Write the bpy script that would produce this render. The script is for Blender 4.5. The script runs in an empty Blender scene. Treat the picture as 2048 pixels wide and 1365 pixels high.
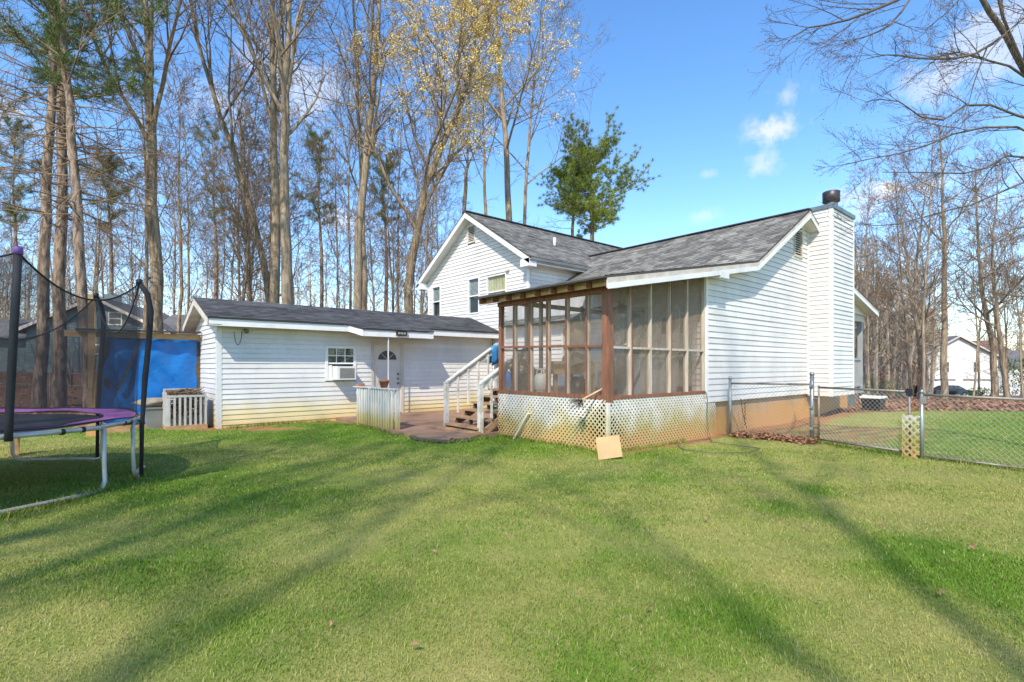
import bpy, math, random
import numpy as np
from mathutils import Vector, Matrix, noise
V = Vector
SC = bpy.context.scene
COL = SC.collection
RNG = random.Random(7)

# ------------------------------------------------------------------ camera, sky, sun, exposure
F, CX, HY, EYE = 1030.0, 1024.0, 734.0, 1.5           # focal length / horizon of the 2048 px frame, eye height
ANG = math.atan2(1211, 1030)
FW = (math.cos(ANG), math.sin(ANG))                   # view direction on the ground (x = house front axis, y = house side axis)
RT = (math.sin(ANG), -math.cos(ANG))
cam = bpy.data.cameras.new('camera'); camo = bpy.data.objects.new('camera', cam); COL.objects.link(camo)
cam.sensor_width = 36; cam.lens = 36 * F / 2048; cam.shift_y = (HY - 682.5) / 2048
cam.clip_start = .05; cam.clip_end = 2000
camo.location = (0, 0, EYE); camo.rotation_euler = (math.pi / 2, 0, -math.atan2(FW[0], FW[1]))
SC.camera = camo

SUN_EL = math.radians(46)
SUN_AZ = math.radians(15)                             # light travels this far right of the view direction
LH = (FW[0] * math.cos(SUN_AZ) + RT[0] * math.sin(SUN_AZ), FW[1] * math.cos(SUN_AZ) + RT[1] * math.sin(SUN_AZ))
LD = V((LH[0] * math.cos(SUN_EL), LH[1] * math.cos(SUN_EL), -math.sin(SUN_EL)))
sun = bpy.data.lights.new('sun', 'SUN'); suno = bpy.data.objects.new('sun', sun); COL.objects.link(suno)
sun.energy = 2.7; sun.angle = math.radians(.55); sun.color = (1, .92, .8)
suno.rotation_euler = LD.to_track_quat('-Z', 'Y').to_euler(); suno.location = (-20, -20, 40)

world = bpy.data.worlds.new('World'); SC.world = world; world.use_nodes = True
def build_world():
    nt = world.node_tree; N = nt.nodes; L = nt.links; N.clear()
    out = N.new('ShaderNodeOutputWorld'); bg = N.new('ShaderNodeBackground'); bg.inputs[1].default_value = .15
    sky = N.new('ShaderNodeTexSky'); sky.sky_type = 'NISHITA'; sky.sun_disc = False
    sky.sun_elevation = SUN_EL; sky.sun_rotation = math.atan2(-LH[0], -LH[1])
    sky.air_density = 1.0; sky.dust_density = .15; sky.ozone_density = 1.7; sky.altitude = 300
    tc = N.new('ShaderNodeTexCoord')
    nz = N.new('ShaderNodeTexNoise'); nz.inputs['Scale'].default_value = 17; nz.inputs['Detail'].default_value = 10; nz.inputs['Roughness'].default_value = .66
    L.new(tc.outputs['Generated'], nz.inputs['Vector'])
    total = None
    def math_(op, a, b=None, clamp=False):
        n = N.new('ShaderNodeMath'); n.operation = op; n.use_clamp = clamp
        for i, v in enumerate((a, b)):
            if v is None: continue
            if isinstance(v, (int, float)): n.inputs[i].default_value = v
            else: L.new(v, n.inputs[i])
        return n.outputs[0]
    # small cumulus puffs: direction, angular half size (rad), strength
    blobs = [(1548, 258, .055, .75, .6), (1520, 330, .05, .5, .6), (1575, 190, .045, .4, .5), (1800, 378, .07, 1.0, .5), (1935, 130, .11, .55, .6),
             (1985, 60, .1, .5, .7), (600, 190, .12, .5, .7), (450, 215, .08, .5, .7), (690, 440, .08, .6, .5), (560, 130, .08, .5, .7), (1415, 350, .03, .35, .5), (1415, 432, .04, .35, .4),
             (1740, 420, .05, .5, .4), (1690, 395, .05, .4, .4), (2300, 300, .2, .8, .5), (-300, 150, .2, .8, .5), (2500, 60, .2, .8, .5)]
    for px, py, size, amt, flat in blobs:
        size *= .78
        d = V((FW[0] + RT[0] * (px - CX) / F, FW[1] + RT[1] * (px - CX) / F, (HY - py) / F)).normalized()
        sub = N.new('ShaderNodeVectorMath'); sub.operation = 'SUBTRACT'; L.new(tc.outputs['Generated'], sub.inputs[0]); sub.inputs[1].default_value = d
        mul = N.new('ShaderNodeVectorMath'); mul.operation = 'MULTIPLY'; L.new(sub.outputs[0], mul.inputs[0]); mul.inputs[1].default_value = (1, 1, 1 / flat)
        ln = N.new('ShaderNodeVectorMath'); ln.operation = 'LENGTH'; L.new(mul.outputs[0], ln.inputs[0])
        q = math_('DIVIDE', ln.outputs['Value'], size)
        q = math_('SUBTRACT', 1.0, q)                       # 1 at the centre, 0 at the rim
        q = math_('MULTIPLY', math_('ADD', q, math_('MULTIPLY', math_('SUBTRACT', nz.outputs['Fac'], .5), 5.0)), 1.25, True)
        q = math_('MULTIPLY', q, math_('MULTIPLY', math_('SUBTRACT', 1.5, math_('DIVIDE', ln.outputs['Value'], size)), .9, True))
        q = math_('MULTIPLY', q, amt)
        total = q if total is None else math_('MAXIMUM', total, q)
    hue = N.new('ShaderNodeHueSaturation'); hue.inputs['Hue'].default_value = .502; hue.inputs['Saturation'].default_value = 1.22; L.new(sky.outputs[0], hue.inputs['Color'])
    mix = N.new('ShaderNodeMix'); mix.data_type = 'RGBA'
    L.new(total, mix.inputs['Factor']); L.new(hue.outputs[0], mix.inputs['A']); mix.inputs['B'].default_value = (3.3, 3.35, 3.5, 1)
    L.new(mix.outputs['Result'], bg.inputs[0]); L.new(bg.outputs[0], out.inputs[0])
build_world()
vs = SC.view_settings; vs.view_transform = 'Standard'; vs.look = 'None'; vs.gamma = 1; vs.use_curve_mapping = False; vs.exposure = 1.1
SC.cycles.max_bounces = 8; SC.cycles.transparent_max_bounces = 24; SC.cycles.use_denoising = True

# ------------------------------------------------------------------ layout helpers
def c2w(xc, zc): return (xc * RT[0] + zc * FW[0], xc * RT[1] + zc * FW[1])
def w2c(x, y): return (x * RT[0] + y * RT[1], x * FW[0] + y * FW[1])
def P(px, py, d):
    x, y = c2w((px - CX) / F * d, d); return V((x, y, EYE + (HY - py) / F * d))
def ray(px):
    r = (px - CX) / F; return r * RT[0] + FW[0], r * RT[1] + FW[1]
def onX(px, py, X): return P(px, py, X / ray(px)[0])
def onY(px, py, Y): return P(px, py, Y / ray(px)[1])
def onG(px, py, z=0.): return P(px, py, (EYE - z) * F / (py - HY))
def sst(a, b, x):
    t = np.clip((x - a) / (b - a), 0, 1); return t * t * (3 - 2 * t)
def gz(X, Y):
    """height of the ground"""
    X = np.asarray(X, float); Y = np.asarray(Y, float)
    xc = X * RT[0] + Y * RT[1]; zc = X * FW[0] + Y * FW[1]
    left = 1 - sst(-10, -4, xc)
    z = left * (1.25 * sst(16, 36, zc) + .02 * np.clip(zc - 36, 0, 60))
    right = sst(3, 10, xc)
    z = z - right * .047 * np.clip(zc - 19, 0, 90)
    z = z + right * .16 * sst(9, 13, zc) * (1 - sst(17, 21, zc)) * sst(7, 11, xc)
    z = z + .02 * np.sin(X * .9 + 1) * np.cos(Y * .8) + .012 * np.sin(X * 2.3 + Y * 1.7)
    return z
def gzf(X, Y): return float(gz(X, Y))
def ground(px, d):
    x, y = c2w((px - CX) / F * d, d); return V((x, y, gzf(x, y)))

# ------------------------------------------------------------------ materials
MATS = {}
def new_mat(name):
    m = bpy.data.materials.new(name); m.use_nodes = True; MATS[name] = m
    nt = m.node_tree; nt.nodes.clear(); return m, nt, nt.nodes, nt.links
def rgba(c): return (c[0], c[1], c[2], 1)
def pm(name, c1, c2=None, scale=3, detail=5, rough=.75, bump=0., bscale=40, metal=0., stretch=(1, 1, 1), lo=.35, hi=.65,
       stains=(), spec=.35, tone=None, fine=.0, rand=0.):
    """principled material: two colours mixed by world-space noise, optional stains near a height, bump, per-face tone"""
    m, nt, N, L = new_mat(name)
    out = N.new('ShaderNodeOutputMaterial'); b = N.new('ShaderNodeBsdfPrincipled'); L.new(b.outputs[0], out.inputs[0])
    b.inputs['Roughness'].default_value = rough; b.inputs['Metallic'].default_value = metal; b.inputs['Specular IOR Level'].default_value = spec
    geo = N.new('ShaderNodeNewGeometry'); mp = N.new('ShaderNodeMapping'); L.new(geo.outputs['Position'], mp.inputs[0]); mp.inputs['Scale'].default_value = stretch
    def nzn(s, d=5, r=.6):
        n = N.new('ShaderNodeTexNoise'); n.inputs['Scale'].default_value = s; n.inputs['Detail'].default_value = d; n.inputs['Roughness'].default_value = r
        L.new(mp.outputs[0], n.inputs['Vector']); return n.outputs['Fac']
    def mr(v, a, bb, c=0., d=1.):
        n = N.new('ShaderNodeMapRange'); n.inputs[1].default_value = a; n.inputs[2].default_value = bb; n.inputs[3].default_value = c; n.inputs[4].default_value = d
        L.new(v, n.inputs[0]); return n.outputs[0]
    def mixc(f, a, bb, mode='MIX'):
        n = N.new('ShaderNodeMix'); n.data_type = 'RGBA'; n.blend_type = mode
        for s, v in ((n.inputs['Factor'], f), (n.inputs['A'], a), (n.inputs['B'], bb)):
            if isinstance(v, tuple): s.default_value = rgba(v)
            elif isinstance(v, float): s.default_value = v
            else: L.new(v, s)
        return n.outputs['Result']
    def mth(op, a, bb):
        n = N.new('ShaderNodeMath'); n.operation = op
        for i, v in enumerate((a, bb)):
            if isinstance(v, (float, int)): n.inputs[i].default_value = v
            else: L.new(v, n.inputs[i])
        return n.outputs[0]
    col = mixc(mr(nzn(scale, detail), lo, hi), tuple(c1), tuple(c2)) if c2 else None
    if col is None:
        rg = N.new('ShaderNodeRGB'); rg.outputs[0].default_value = rgba(c1); col = rg.outputs[0]
    if fine:
        col = mixc(1.0, col, mixc(mr(nzn(scale * 12, 3), .3, .7), (1 - fine,) * 3, (1 + fine,) * 3), 'MULTIPLY')
    if tone:
        at = N.new('ShaderNodeAttribute'); at.attribute_name = 'tone'
        col = mixc(1.0, col, mixc(at.outputs['Fac'], (1 - tone,) * 3, (1 + tone,) * 3), 'MULTIPLY')
    if rand:
        oi = N.new('ShaderNodeObjectInfo'); col = mixc(1.0, col, mixc(oi.outputs['Random'], (1 - rand,) * 3, (1 + rand * .4,) * 3), 'MULTIPLY')
    if stains:
        sep = N.new('ShaderNodeSeparateXYZ'); L.new(geo.outputs['Position'], sep.inputs[0])
        for (sc_, zmid, width, wob, nsc, amt) in stains:
            h = mth('ADD', sep.outputs[2], mth('MULTIPLY', mth('SUBTRACT', nzn(nsc, 4), .5), wob))
            if width > 0: f = mr(h, zmid - width, zmid + width, amt, 0.)           # everything below zmid
            else:
                dd = mth('ABSOLUTE', mth('SUBTRACT', h, zmid), 0.); f = mr(dd, 0., -width, amt, 0.)   # a band round zmid
            col = mixc(f, col, tuple(sc_))
    L.new(col, b.inputs['Base Color'])
    if bump:
        bn = N.new('ShaderNodeBump'); bn.inputs['Strength'].default_value = bump; bn.inputs['Distance'].default_value = .02
        L.new(nzn(bscale, 4), bn.inputs['Height']); L.new(bn.outputs[0], b.inputs['Normal'])
    return m
def sheer(name, c, opacity, rough=.8, gloss=0.):
    """see-through mesh or film: part diffuse/translucent, part transparent"""
    m, nt, N, L = new_mat(name)
    out = N.new('ShaderNodeOutputMaterial'); tr = N.new('ShaderNodeBsdfTransparent'); df = N.new('ShaderNodeBsdfDiffuse'); tl = N.new('ShaderNodeBsdfTranslucent')
    df.inputs[0].default_value = rgba(c); tl.inputs[0].default_value = rgba(c)
    m1 = N.new('ShaderNodeMixShader'); m1.inputs[0].default_value = .35; L.new(df.outputs[0], m1.inputs[1]); L.new(tl.outputs[0], m1.inputs[2])
    s = m1.outputs[0]
    if gloss:
        g = N.new('ShaderNodeBsdfGlossy'); g.inputs['Roughness'].default_value = rough
        m3 = N.new('ShaderNodeMixShader'); m3.inputs[0].default_value = gloss; L.new(s, m3.inputs[1]); L.new(g.outputs[0], m3.inputs[2]); s = m3.outputs[0]
    geo = N.new('ShaderNodeNewGeometry'); nz = N.new('ShaderNodeTexNoise'); nz.inputs['Scale'].default_value = 2.2; nz.inputs['Detail'].default_value = 6
    L.new(geo.outputs['Position'], nz.inputs['Vector'])
    mr = N.new('ShaderNodeMapRange'); mr.inputs[1].default_value = .3; mr.inputs[2].default_value = .7; mr.inputs[3].default_value = opacity * .7; mr.inputs[4].default_value = min(1, opacity * 1.3)
    L.new(nz.outputs['Fac'], mr.inputs[0])
    m2 = N.new('ShaderNodeMixShader'); L.new(mr.outputs[0], m2.inputs[0]); L.new(tr.outputs[0], m2.inputs[1]); L.new(s, m2.inputs[2]); L.new(m2.outputs[0], out.inputs[0])
    return m
def glassy(name, tint=(.8, .85, .85), refl=.22):
    m, nt, N, L = new_mat(name)
    out = N.new('ShaderNodeOutputMaterial'); tr = N.new('ShaderNodeBsdfTransparent'); g = N.new('ShaderNodeBsdfGlossy')
    tr.inputs[0].default_value = rgba(tint); g.inputs['Roughness'].default_value = .03
    mx = N.new('ShaderNodeMixShader'); mx.inputs[0].default_value = refl; L.new(tr.outputs[0], mx.inputs[1]); L.new(g.outputs[0], mx.inputs[2]); L.new(mx.outputs[0], out.inputs[0])
    return m
CLAY = (.58, .30, .09)
pm('siding_house', (.75, .71, .66), (.63, .59, .55), 1.3, 6, .5, stretch=(1, 1, .5), lo=.42, hi=.72, stains=(((.55, .42, .26), .74, .09, .2, 3, .5),), fine=.03, rand=.09)
pm('siding_shed', (.73, .7, .66), (.61, .585, .55), 1.2, 6, .5, stretch=(1, 1, .6), lo=.4, hi=.75, stains=(((.72, .58, .28), .5, .2, .6, 1.6, .88), ((.60, .36, .13), .1, .13, .3, 2.5, .85)), fine=.03, rand=.08)
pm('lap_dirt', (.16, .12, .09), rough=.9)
pm('trim_white', (.77, .75, .715), (.67, .645, .605), 3, 5, .55, lo=.4, hi=.75, fine=.04)
pm('trim_dirty_shade', (.62, .56, .49), (.44, .37, .30), 4, 6, .7, lo=.4, hi=.7, fine=.06)  # grimy trim; on the shed rake its darker tone is painted shade
pm('corner_trim', (.76, .755, .74), (.66, .65, .63), 2, 5, .55, stains=(((.6, .44, .24), .15, .2, .3, 3, .7),))
pm('foundation', (.40, .35, .28), (.26, .21, .15), 2.2, 7, .9, bump=.3, bscale=60, stretch=(1, 1, .45), stains=((CLAY, .62, .3, 1.1, 1.6, .9),), fine=.12)
pm('lattice_white', (.76, .71, .62), (.64, .59, .5), 4, 5, .65, stains=(((.42, .34, .06), .53, .24, 1.1, 1.9, .82), ((.58, .34, .14), .27, .2, .8, 2.1, .9)))
pm('fence_picket', (.66, .65, .61), (.42, .42, .38), 3, 6, .75, stretch=(6, 6, 1), stains=(((.34, .27, .05), .40, .16, .9, 3, .85), ((.24, .15, .06), .1, .1, .3, 3, .75)), fine=.08)
pm('stair_paint', (.70, .665, .60), (.42, .36, .28), 6, 7, .7, lo=.45, hi=.72, stains=(((.42, .30, .12), .22, .25, .3, 3, .6),), fine=.08)
pm('tread_wood', (.44, .27, .15), (.29, .17, .095), 4, 6, .8, stretch=(3, .6, 3), fine=.12)
pm('red_wood', (.30, .125, .065), (.17, .075, .045), 4, 6, .6, stretch=(3, 3, .5), fine=.1)
pm('stud_side', (.58, .51, .42), (.42, .34, .26), 4, 6, .7, stretch=(3, 3, .5), fine=.06)
pm('rafter_end', (.62, .42, .23), (.46, .30, .16), 6, 6, .8, fine=.1)
pm('raw_wood', (.46, .30, .14), (.33, .20, .09), 4, 6, .8, stretch=(.8, 3, 3), fine=.1)
pm('old_wood', (.12, .085, .06), (.08, .06, .045), 4, 6, .85, fine=.12)
pm('shingle', (.25, .235, .205), (.155, .146, .13), .9, 6, .92, bump=.35, bscale=160, tone=.5, fine=.12)
pm('shingle_dark', (.105, .103, .105), (.055, .055, .06), 1.0, 6, .9, bump=.35, bscale=160, tone=.32, fine=.15, stretch=(.6, 2, 1))
pm('drip_edge', (.08, .07, .065), rough=.8)
pm('gutter', (.36, .36, .33), (.27, .27, .25), 3, 5, .5)
pm('vent_tan', (.62, .55, .44), (.5, .44, .34), 5, 4, .7)
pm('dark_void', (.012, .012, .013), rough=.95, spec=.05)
pm('room_dark', (.03, .03, .032), rough=.9)
pm('blind', (.52, .53, .5), (.42, .43, .41), 3, 3, .7)
pm('curtain', (.62, .53, .3), (.5, .42, .22), 5, 3, .85)
pm('door_paint', (.66, .6, .55), (.58, .53, .48), 2, 5, .45, stains=(((.5, .36, .2), .22, .16, .3, 3, .5),))
pm('door_trim', (.6, .54, .46), (.5, .44, .36), 3, 5, .6)
pm('fan_glass', (.10, .09, .085), rough=.12, spec=.5)
pm('brass', (.22, .2, .17), rough=.35, metal=.7)
pm('flue', (.10, .085, .08), (.055, .05, .05), 5, 5, .45, metal=.6)
pm('flashing', (.22, .26, .28), (.15, .17, .19), 3, 5, .45, metal=.5)
pm('galv', (.36, .38, .37), (.26, .27, .26), 6, 5, .42, metal=.6)
pm('galv_rust', (.34, .31, .28), (.24, .19, .15), 6, 5, .55, metal=.45)
pm('chain_wire', (.46, .47, .44), rough=.5, metal=.4)
pm('black_metal', (.02, .02, .022), rough=.45)
pm('foam_black', (.03, .03, .034), (.022, .022, .024), 8, 4, .8, bump=.2, bscale=90)
pm('steel_tube', (.52, .52, .5), (.4, .38, .33), 5, 5, .4, metal=.35, stains=(((.34, .22, .11), .08, .1, .12, 4, .6),))
pm('pad_purple', (.34, .10, .36), (.42, .18, .44), 3, 5, .5, lo=.4, hi=.6)
pm('mat_black', (.045, .047, .055), (.035, .037, .042), 3, 4, .6)
pm('tarp_blue', (.005, .155, .48), (.004, .12, .4), 2, 4, .34, bump=.8, bscale=9, spec=.5)
pm('cloth_blue', (.05, .25, .5), (.04, .2, .42), 6, 4, .85)
pm('bag_blue', (.03, .17, .5), rough=.5)
pm('crate_paint', (.50, .48, .45), (.4, .38, .35), 5, 5, .75, fine=.06)
pm('stick', (.20, .13, .08), (.12, .08, .05), 8, 4, .9)
pm('tote_grey', (.22, .22, .2), (.17, .17, .155), 3, 4, .6)
pm('rag_tan', (.30, .25, .19), (.2, .165, .125), 6, 5, .9)
pm('rag_white', (.62, .6, .57), rough=.85)
pm('cardboard', (.52, .35, .17), (.46, .30, .14), 4, 5, .85, fine=.05)
pm('terracotta', (.34, .12, .06), rough=.8)
pm('brick_red', (.42, .17, .10), (.14, .08, .07), 8, 4, .85)
pm('trash_black', (.012, .012, .014), rough=.22, spec=.6, bump=.9, bscale=14)
pm('tank_white', (.68, .68, .64), (.55, .55, .5), 4, 4, .5)
pm('brown_cabinet', (.12, .055, .035), (.08, .04, .028), 3, 5, .55)
pm('freezer', (.30, .34, .38), (.26, .30, .34), 2, 4, .45)
pm('freezer_lid', (.34, .30, .26), rough=.5)
pm('ac_white', (.72, .72, .69), rough=.5)
pm('ac_grille', (.34, .315, .27), (.27, .25, .21), 20, 3, .7)
pm('hose_green', (.10, .13, .08), rough=.6)
pm('slab', (.34, .2, .125), (.25, .15, .095), 2.4, 6, .9, bump=.35, bscale=45, fine=.12)
pm('slab_edge', (.12, .10, .085), (.08, .07, .06), 6, 5, .9, bump=.5)
pm('stone_white', (.50, .48, .40), (.36, .34, .24), 6, 5, .85, bump=.8, bscale=22, stains=(((.32, .3, .14), .3, .3, .4, 2, .6),))
pm('grey_paint', (.36, .36, .35), (.3, .3, .3), 3, 5, .65)
pm('bark', (.34, .255, .165), (.13, .095, .06), 5, 7, .95, bump=.9, bscale=18, stretch=(2.2, 2.2, .35), lo=.4, hi=.6, fine=.25)
pm('bark_pale', (.40, .315, .215), (.18, .135, .09), 4, 7, .95, bump=.8, bscale=16, stretch=(2.2, 2.2, .4), lo=.35, hi=.65, fine=.12)
pm('bark_pine', (.33, .235, .17), (.12, .085, .06), 5, 7, .95, bump=1., bscale=14, stretch=(1.8, 1.8, .5), lo=.43, hi=.57, fine=.35)
pm('twig', (.29, .205, .125), (.16, .11, .068), 1.2, 4, .9)
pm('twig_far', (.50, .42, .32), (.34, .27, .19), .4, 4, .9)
pm('cream_paint', (.76, .67, .5), (.66, .56, .4), 4, 5, .7)
pm('twig_near', (.16, .125, .095), (.10, .08, .065), 3, 4, .9)
pm('needles', (.27, .34, .05), (.14, .2, .03), .9, 5, .7, lo=.42, hi=.58)
pm('needles_dark', (.13, .17, .045), (.07, .105, .03), .9, 5, .7)
pm('bud_yellow', (.86, .66, .22), (.76, .55, .17), .5, 4, .8)
pm('bud_gold', (.76, .54, .19), (.62, .42, .15), .5, 4, .8)
pm('bud_red', (.30, .145, .09), (.24, .13, .085), .7, 4, .85)
pm('leaf_brown', (.42, .21, .11), (.27, .14, .08), 4, 4, .85)
pm('shrub_green', (.09, .15, .02), (.05, .1, .015), 2, 4, .7)
pm('house_blue', (.20, .26, .27), (.16, .21, .225), 2, 4, .7)
pm('house_white', (.74, .735, .69), (.64, .63, .59), 1, 4, .6)
pm('roof_grey', (.16, .155, .155), (.11, .108, .11), 2, 5, .9)
pm('roof_brown', (.20, .11, .085), (.15, .085, .07), 1, 5, .9)
pm('car_paint', (.018, .022, .03), rough=.22, spec=.6)
pm('tyre', (.02, .02, .02), rough=.8)
pm('rim', (.4, .4, .42), rough=.3, metal=.8)
pm('tail_red', (.35, .02, .03), rough=.25)
pm('bin_green', (.02, .12, .06), rough=.5)
pm('asphalt', (.10, .10, .095), (.075, .075, .07), 2, 5, .9)
pm('purple_cap', (.16, .08, .3), rough=.5)
sheer('screen', (.42, .33, .24), .43)
sheer('film', (.5, .42, .33), .42, .3, .08)
sheer('net', (.05, .05, .052), .52)
glassy('glass', refl=.06)
glassy('glass_green', (.35, .5, .42), .16)

# ------------------------------------------------------------------ mesh helpers
class MB:
    def __init__(s): s.v = []; s.f = []; s.t = []; s.tone = None
    def face(s, *i):
        s.f.append(i); s.t.append(.5 if s.tone is None else s.tone)
    def poly(s, pts):
        n = len(s.v); s.v += [tuple(p) for p in pts]; s.face(*range(n, n + len(pts)))
    def hexa(s, p):
        """8 corners: bottom ring 0-3, top ring 4-7"""
        n = len(s.v); s.v += [tuple(q) for q in p]
        for q in ((3, 2, 1, 0), (4, 5, 6, 7), (0, 1, 5, 4), (1, 2, 6, 5), (2, 3, 7, 6), (3, 0, 4, 7)): s.face(*[n + k for k in q])
        return s
    def box(s, a, b):
        x0, y0, z0 = a; x1, y1, z1 = b
        return s.hexa([(x0, y0, z0), (x1, y0, z0), (x1, y1, z0), (x0, y1, z0), (x0, y0, z1), (x1, y0, z1), (x1, y1, z1), (x0, y1, z1)])
    def beam(s, p, q, w, h, up=(0, 0, 1)):
        """bar from p to q, w across, h along up"""
        p = V(p); q = V(q); d = (q - p).normalized(); up = V(up)
        a = d.cross(up)
        if a.length < 1e-4: a = d.cross(V((1, 0, 0)))
        a.normalize(); b = a.cross(d).normalized(); a *= w / 2; b *= h / 2
        return s.hexa([p - a - b, p + a - b, q + a - b, q - a - b, p - a + b, p + a + b, q + a + b, q - a + b])
    def tube(s, pts, r, sides=8, cap=True):
        pts = [V(p) for p in pts]; n0 = len(s.v); k = len(pts)
        rs = r if isinstance(r, (list, tuple)) else [r] * k
        u = None
        for i, p in enumerate(pts):
            d = (pts[min(i + 1, k - 1)] - pts[max(i - 1, 0)])
            if d.length < 1e-9: d = V((0, 0, 1))
            d.normalize()
            if u is None: u = d.cross(V((0, 0, 1)) if abs(d.z) < .9 else V((1, 0, 0)))
            else: u = u - d * u.dot(d)
            u.normalize(); w = d.cross(u)
            for j in range(sides):
                a = 2 * math.pi * j / sides; q = p + (u * math.cos(a) + w * math.sin(a)) * rs[i]; s.v.append((q.x, q.y, q.z))
        for i in range(k - 1):
            for j in range(sides):
                a = n0 + i * sides + j; b = n0 + i * sides + (j + 1) % sides
                s.face(a, b, b + sides, a + sides)
        if cap:
            s.face(*reversed(range(n0, n0 + sides))); s.face(*range(n0 + (k - 1) * sides, n0 + k * sides))
        return s
    def lathe(s, c, prof, sides=20):
        """prof: (radius, z) rows round the vertical axis through c"""
        n0 = len(s.v); c = V(c)
        for r, z in prof:
            for j in range(sides):
                a = 2 * math.pi * j / sides; s.v.append((c.x + r * math.cos(a), c.y + r * math.sin(a), c.z + z))
        for i in range(len(prof) - 1):
            for j in range(sides):
                a = n0 + i * sides + j; b = n0 + i * sides + (j + 1) % sides; s.face(a, b, b + sides, a + sides)
        s.face(*reversed(range(n0, n0 + sides))); s.face(*range(n0 + (len(prof) - 1) * sides, n0 + len(prof) * sides))
        return s
    def grid(s, fn, nu, nv):
        n0 = len(s.v)
        for i in range(nu + 1):
            for j in range(nv + 1): s.v.append(tuple(fn(i / nu, j / nv)))
        for i in range(nu):
            for j in range(nv):
                a = n0 + i * (nv + 1) + j; s.face(a, a + nv + 1, a + nv + 2, a + 1)
        return s
    def build(s, name, mat, parent=None, smooth=False, kind=None, label=None):
        off = V((0, 0, 0)); q = parent
        while q is not None: off += q.location; q = q.parent
        me = bpy.data.meshes.new(name)
        me.from_pydata([(x - off.x, y - off.y, z - off.z) for x, y, z in s.v], [], s.f)
        if s.tone is not None: me.attributes.new('tone', 'FLOAT', 'FACE').data.foreach_set('value', s.t)
        me.materials.append(MATS[mat])
        if smooth: me.shade_smooth()
        o = bpy.data.objects.new(name, me); COL.objects.link(o); o.parent = parent
        if kind: o['kind'] = kind
        if label: o['label'] = label
        return o
def tag(o, label=None, cat=None, group=None, kind=None):
    for k, v in (('label', label), ('category', cat), ('group', group), ('kind', kind)):
        if v: o[k] = v
    return o
def thing(name, label, cat, loc=(0, 0, 0), group=None):
    o = bpy.data.objects.new(name, None); COL.objects.link(o); o.location = loc; o.empty_display_size = .2
    return tag(o, label, cat, group)
def copy_tree(o, parent=None):
    c = o.copy(); COL.objects.link(c); c.parent = parent
    for ch in list(o.children): copy_tree(ch, c)
    return c
def bx(name, a, b, mat, parent, **k): return MB().box(a, b).build(name, mat, parent, **k)
def bm(name, p, q, w, h, mat, parent, up=(0, 0, 1), **k): return MB().beam(p, q, w, h, up).build(name, mat, parent, **k)

class Wall:
    """a vertical wall plane: s runs along d, z up, n points outside"""
    def __init__(s, o, d, n): s.o = V(o); s.d = V(d); s.n = V(n)
    def pt(s, a, z, off=0.): q = s.o + s.d * a + s.n * off; return V((q.x, q.y, z))
    def box(s, mb, a0, a1, z0, z1, o0, o1):
        return mb.hexa([s.pt(a0, z0, o0), s.pt(a1, z0, o0), s.pt(a1, z0, o1), s.pt(a0, z0, o1), s.pt(a0, z1, o0), s.pt(a1, z1, o0), s.pt(a1, z1, o1), s.pt(a0, z1, o1)])
    def sof(s, p): return (V((p.x, p.y, 0)) - V((s.o.x, s.o.y, 0))).dot(s.d)
def siding(w, parent, mat, z0, z1, span, holes=(), step=.127, joined=None, proud=.021):
    """lapped boards, one object each (or into one joined mesh); span(z) -> (s0, s1) or None"""
    z = z0; c = 0
    while z < z1 - .01:
        zt = min(z + step, z1); lo = span(z + .002); hi = span(zt - .002)
        if lo is None: z = zt; continue
        if hi is None: m_ = (lo[0] + lo[1]) / 2; hi = (m_, m_)
        cuts = [(lo[0], lo[1], hi[0], hi[1])]
        for (h0, h1, hz0, hz1) in holes:
            ov = min(zt, hz1) - max(z, hz0)
            if ov < step * .5: continue
            new = []
            for (a, b, at, bt) in cuts:
                if h1 <= a or h0 >= b: new.append((a, b, at, bt)); continue
                if h0 > a: new.append((a, h0, min(at, h0), h0))
                if h1 < b: new.append((h1, b, h1, max(bt, h1)))
            cuts = new
        for (a, b, at, bt) in cuts:
            if b - a < .03: continue
            mb = joined or MB(); e = proud + RNG.uniform(-.002, .003); dz = RNG.uniform(-.0015, .0015)
            runs = [(a, b, at, bt, e)]
            if b - a > 2.4 and joined is None:                     # a panel seam somewhere along the course
                m_ = a + (b - a) * RNG.choice((.31, .44, .58, .7)) + RNG.uniform(-.05, .05)
                if at < m_ < bt: runs = [(a, m_ + .012, at, m_ + .012, e), (m_ + .013, b, m_ + .013, bt, e - .0035)]
            for (a, b, at, bt, e) in runs:
                q = [w.pt(a, z + dz, 0), w.pt(a, z + dz, e), w.pt(at, zt + .004, .003), w.pt(b, z + dz, 0), w.pt(b, z + dz, e), w.pt(bt, zt + .004, .003)]
                n = len(mb.v); mb.v += [tuple(k) for k in q]
                mb.face(n + 1, n + 4, n + 5, n + 2); mb.face(n, n + 3, n + 4, n + 1); mb.face(n, n + 1, n + 2); mb.face(n + 3, n + 5, n + 4)
            if joined is None:
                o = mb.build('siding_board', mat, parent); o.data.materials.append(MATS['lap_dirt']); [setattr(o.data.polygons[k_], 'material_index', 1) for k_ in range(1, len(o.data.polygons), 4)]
        z = zt; c += 1
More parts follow.
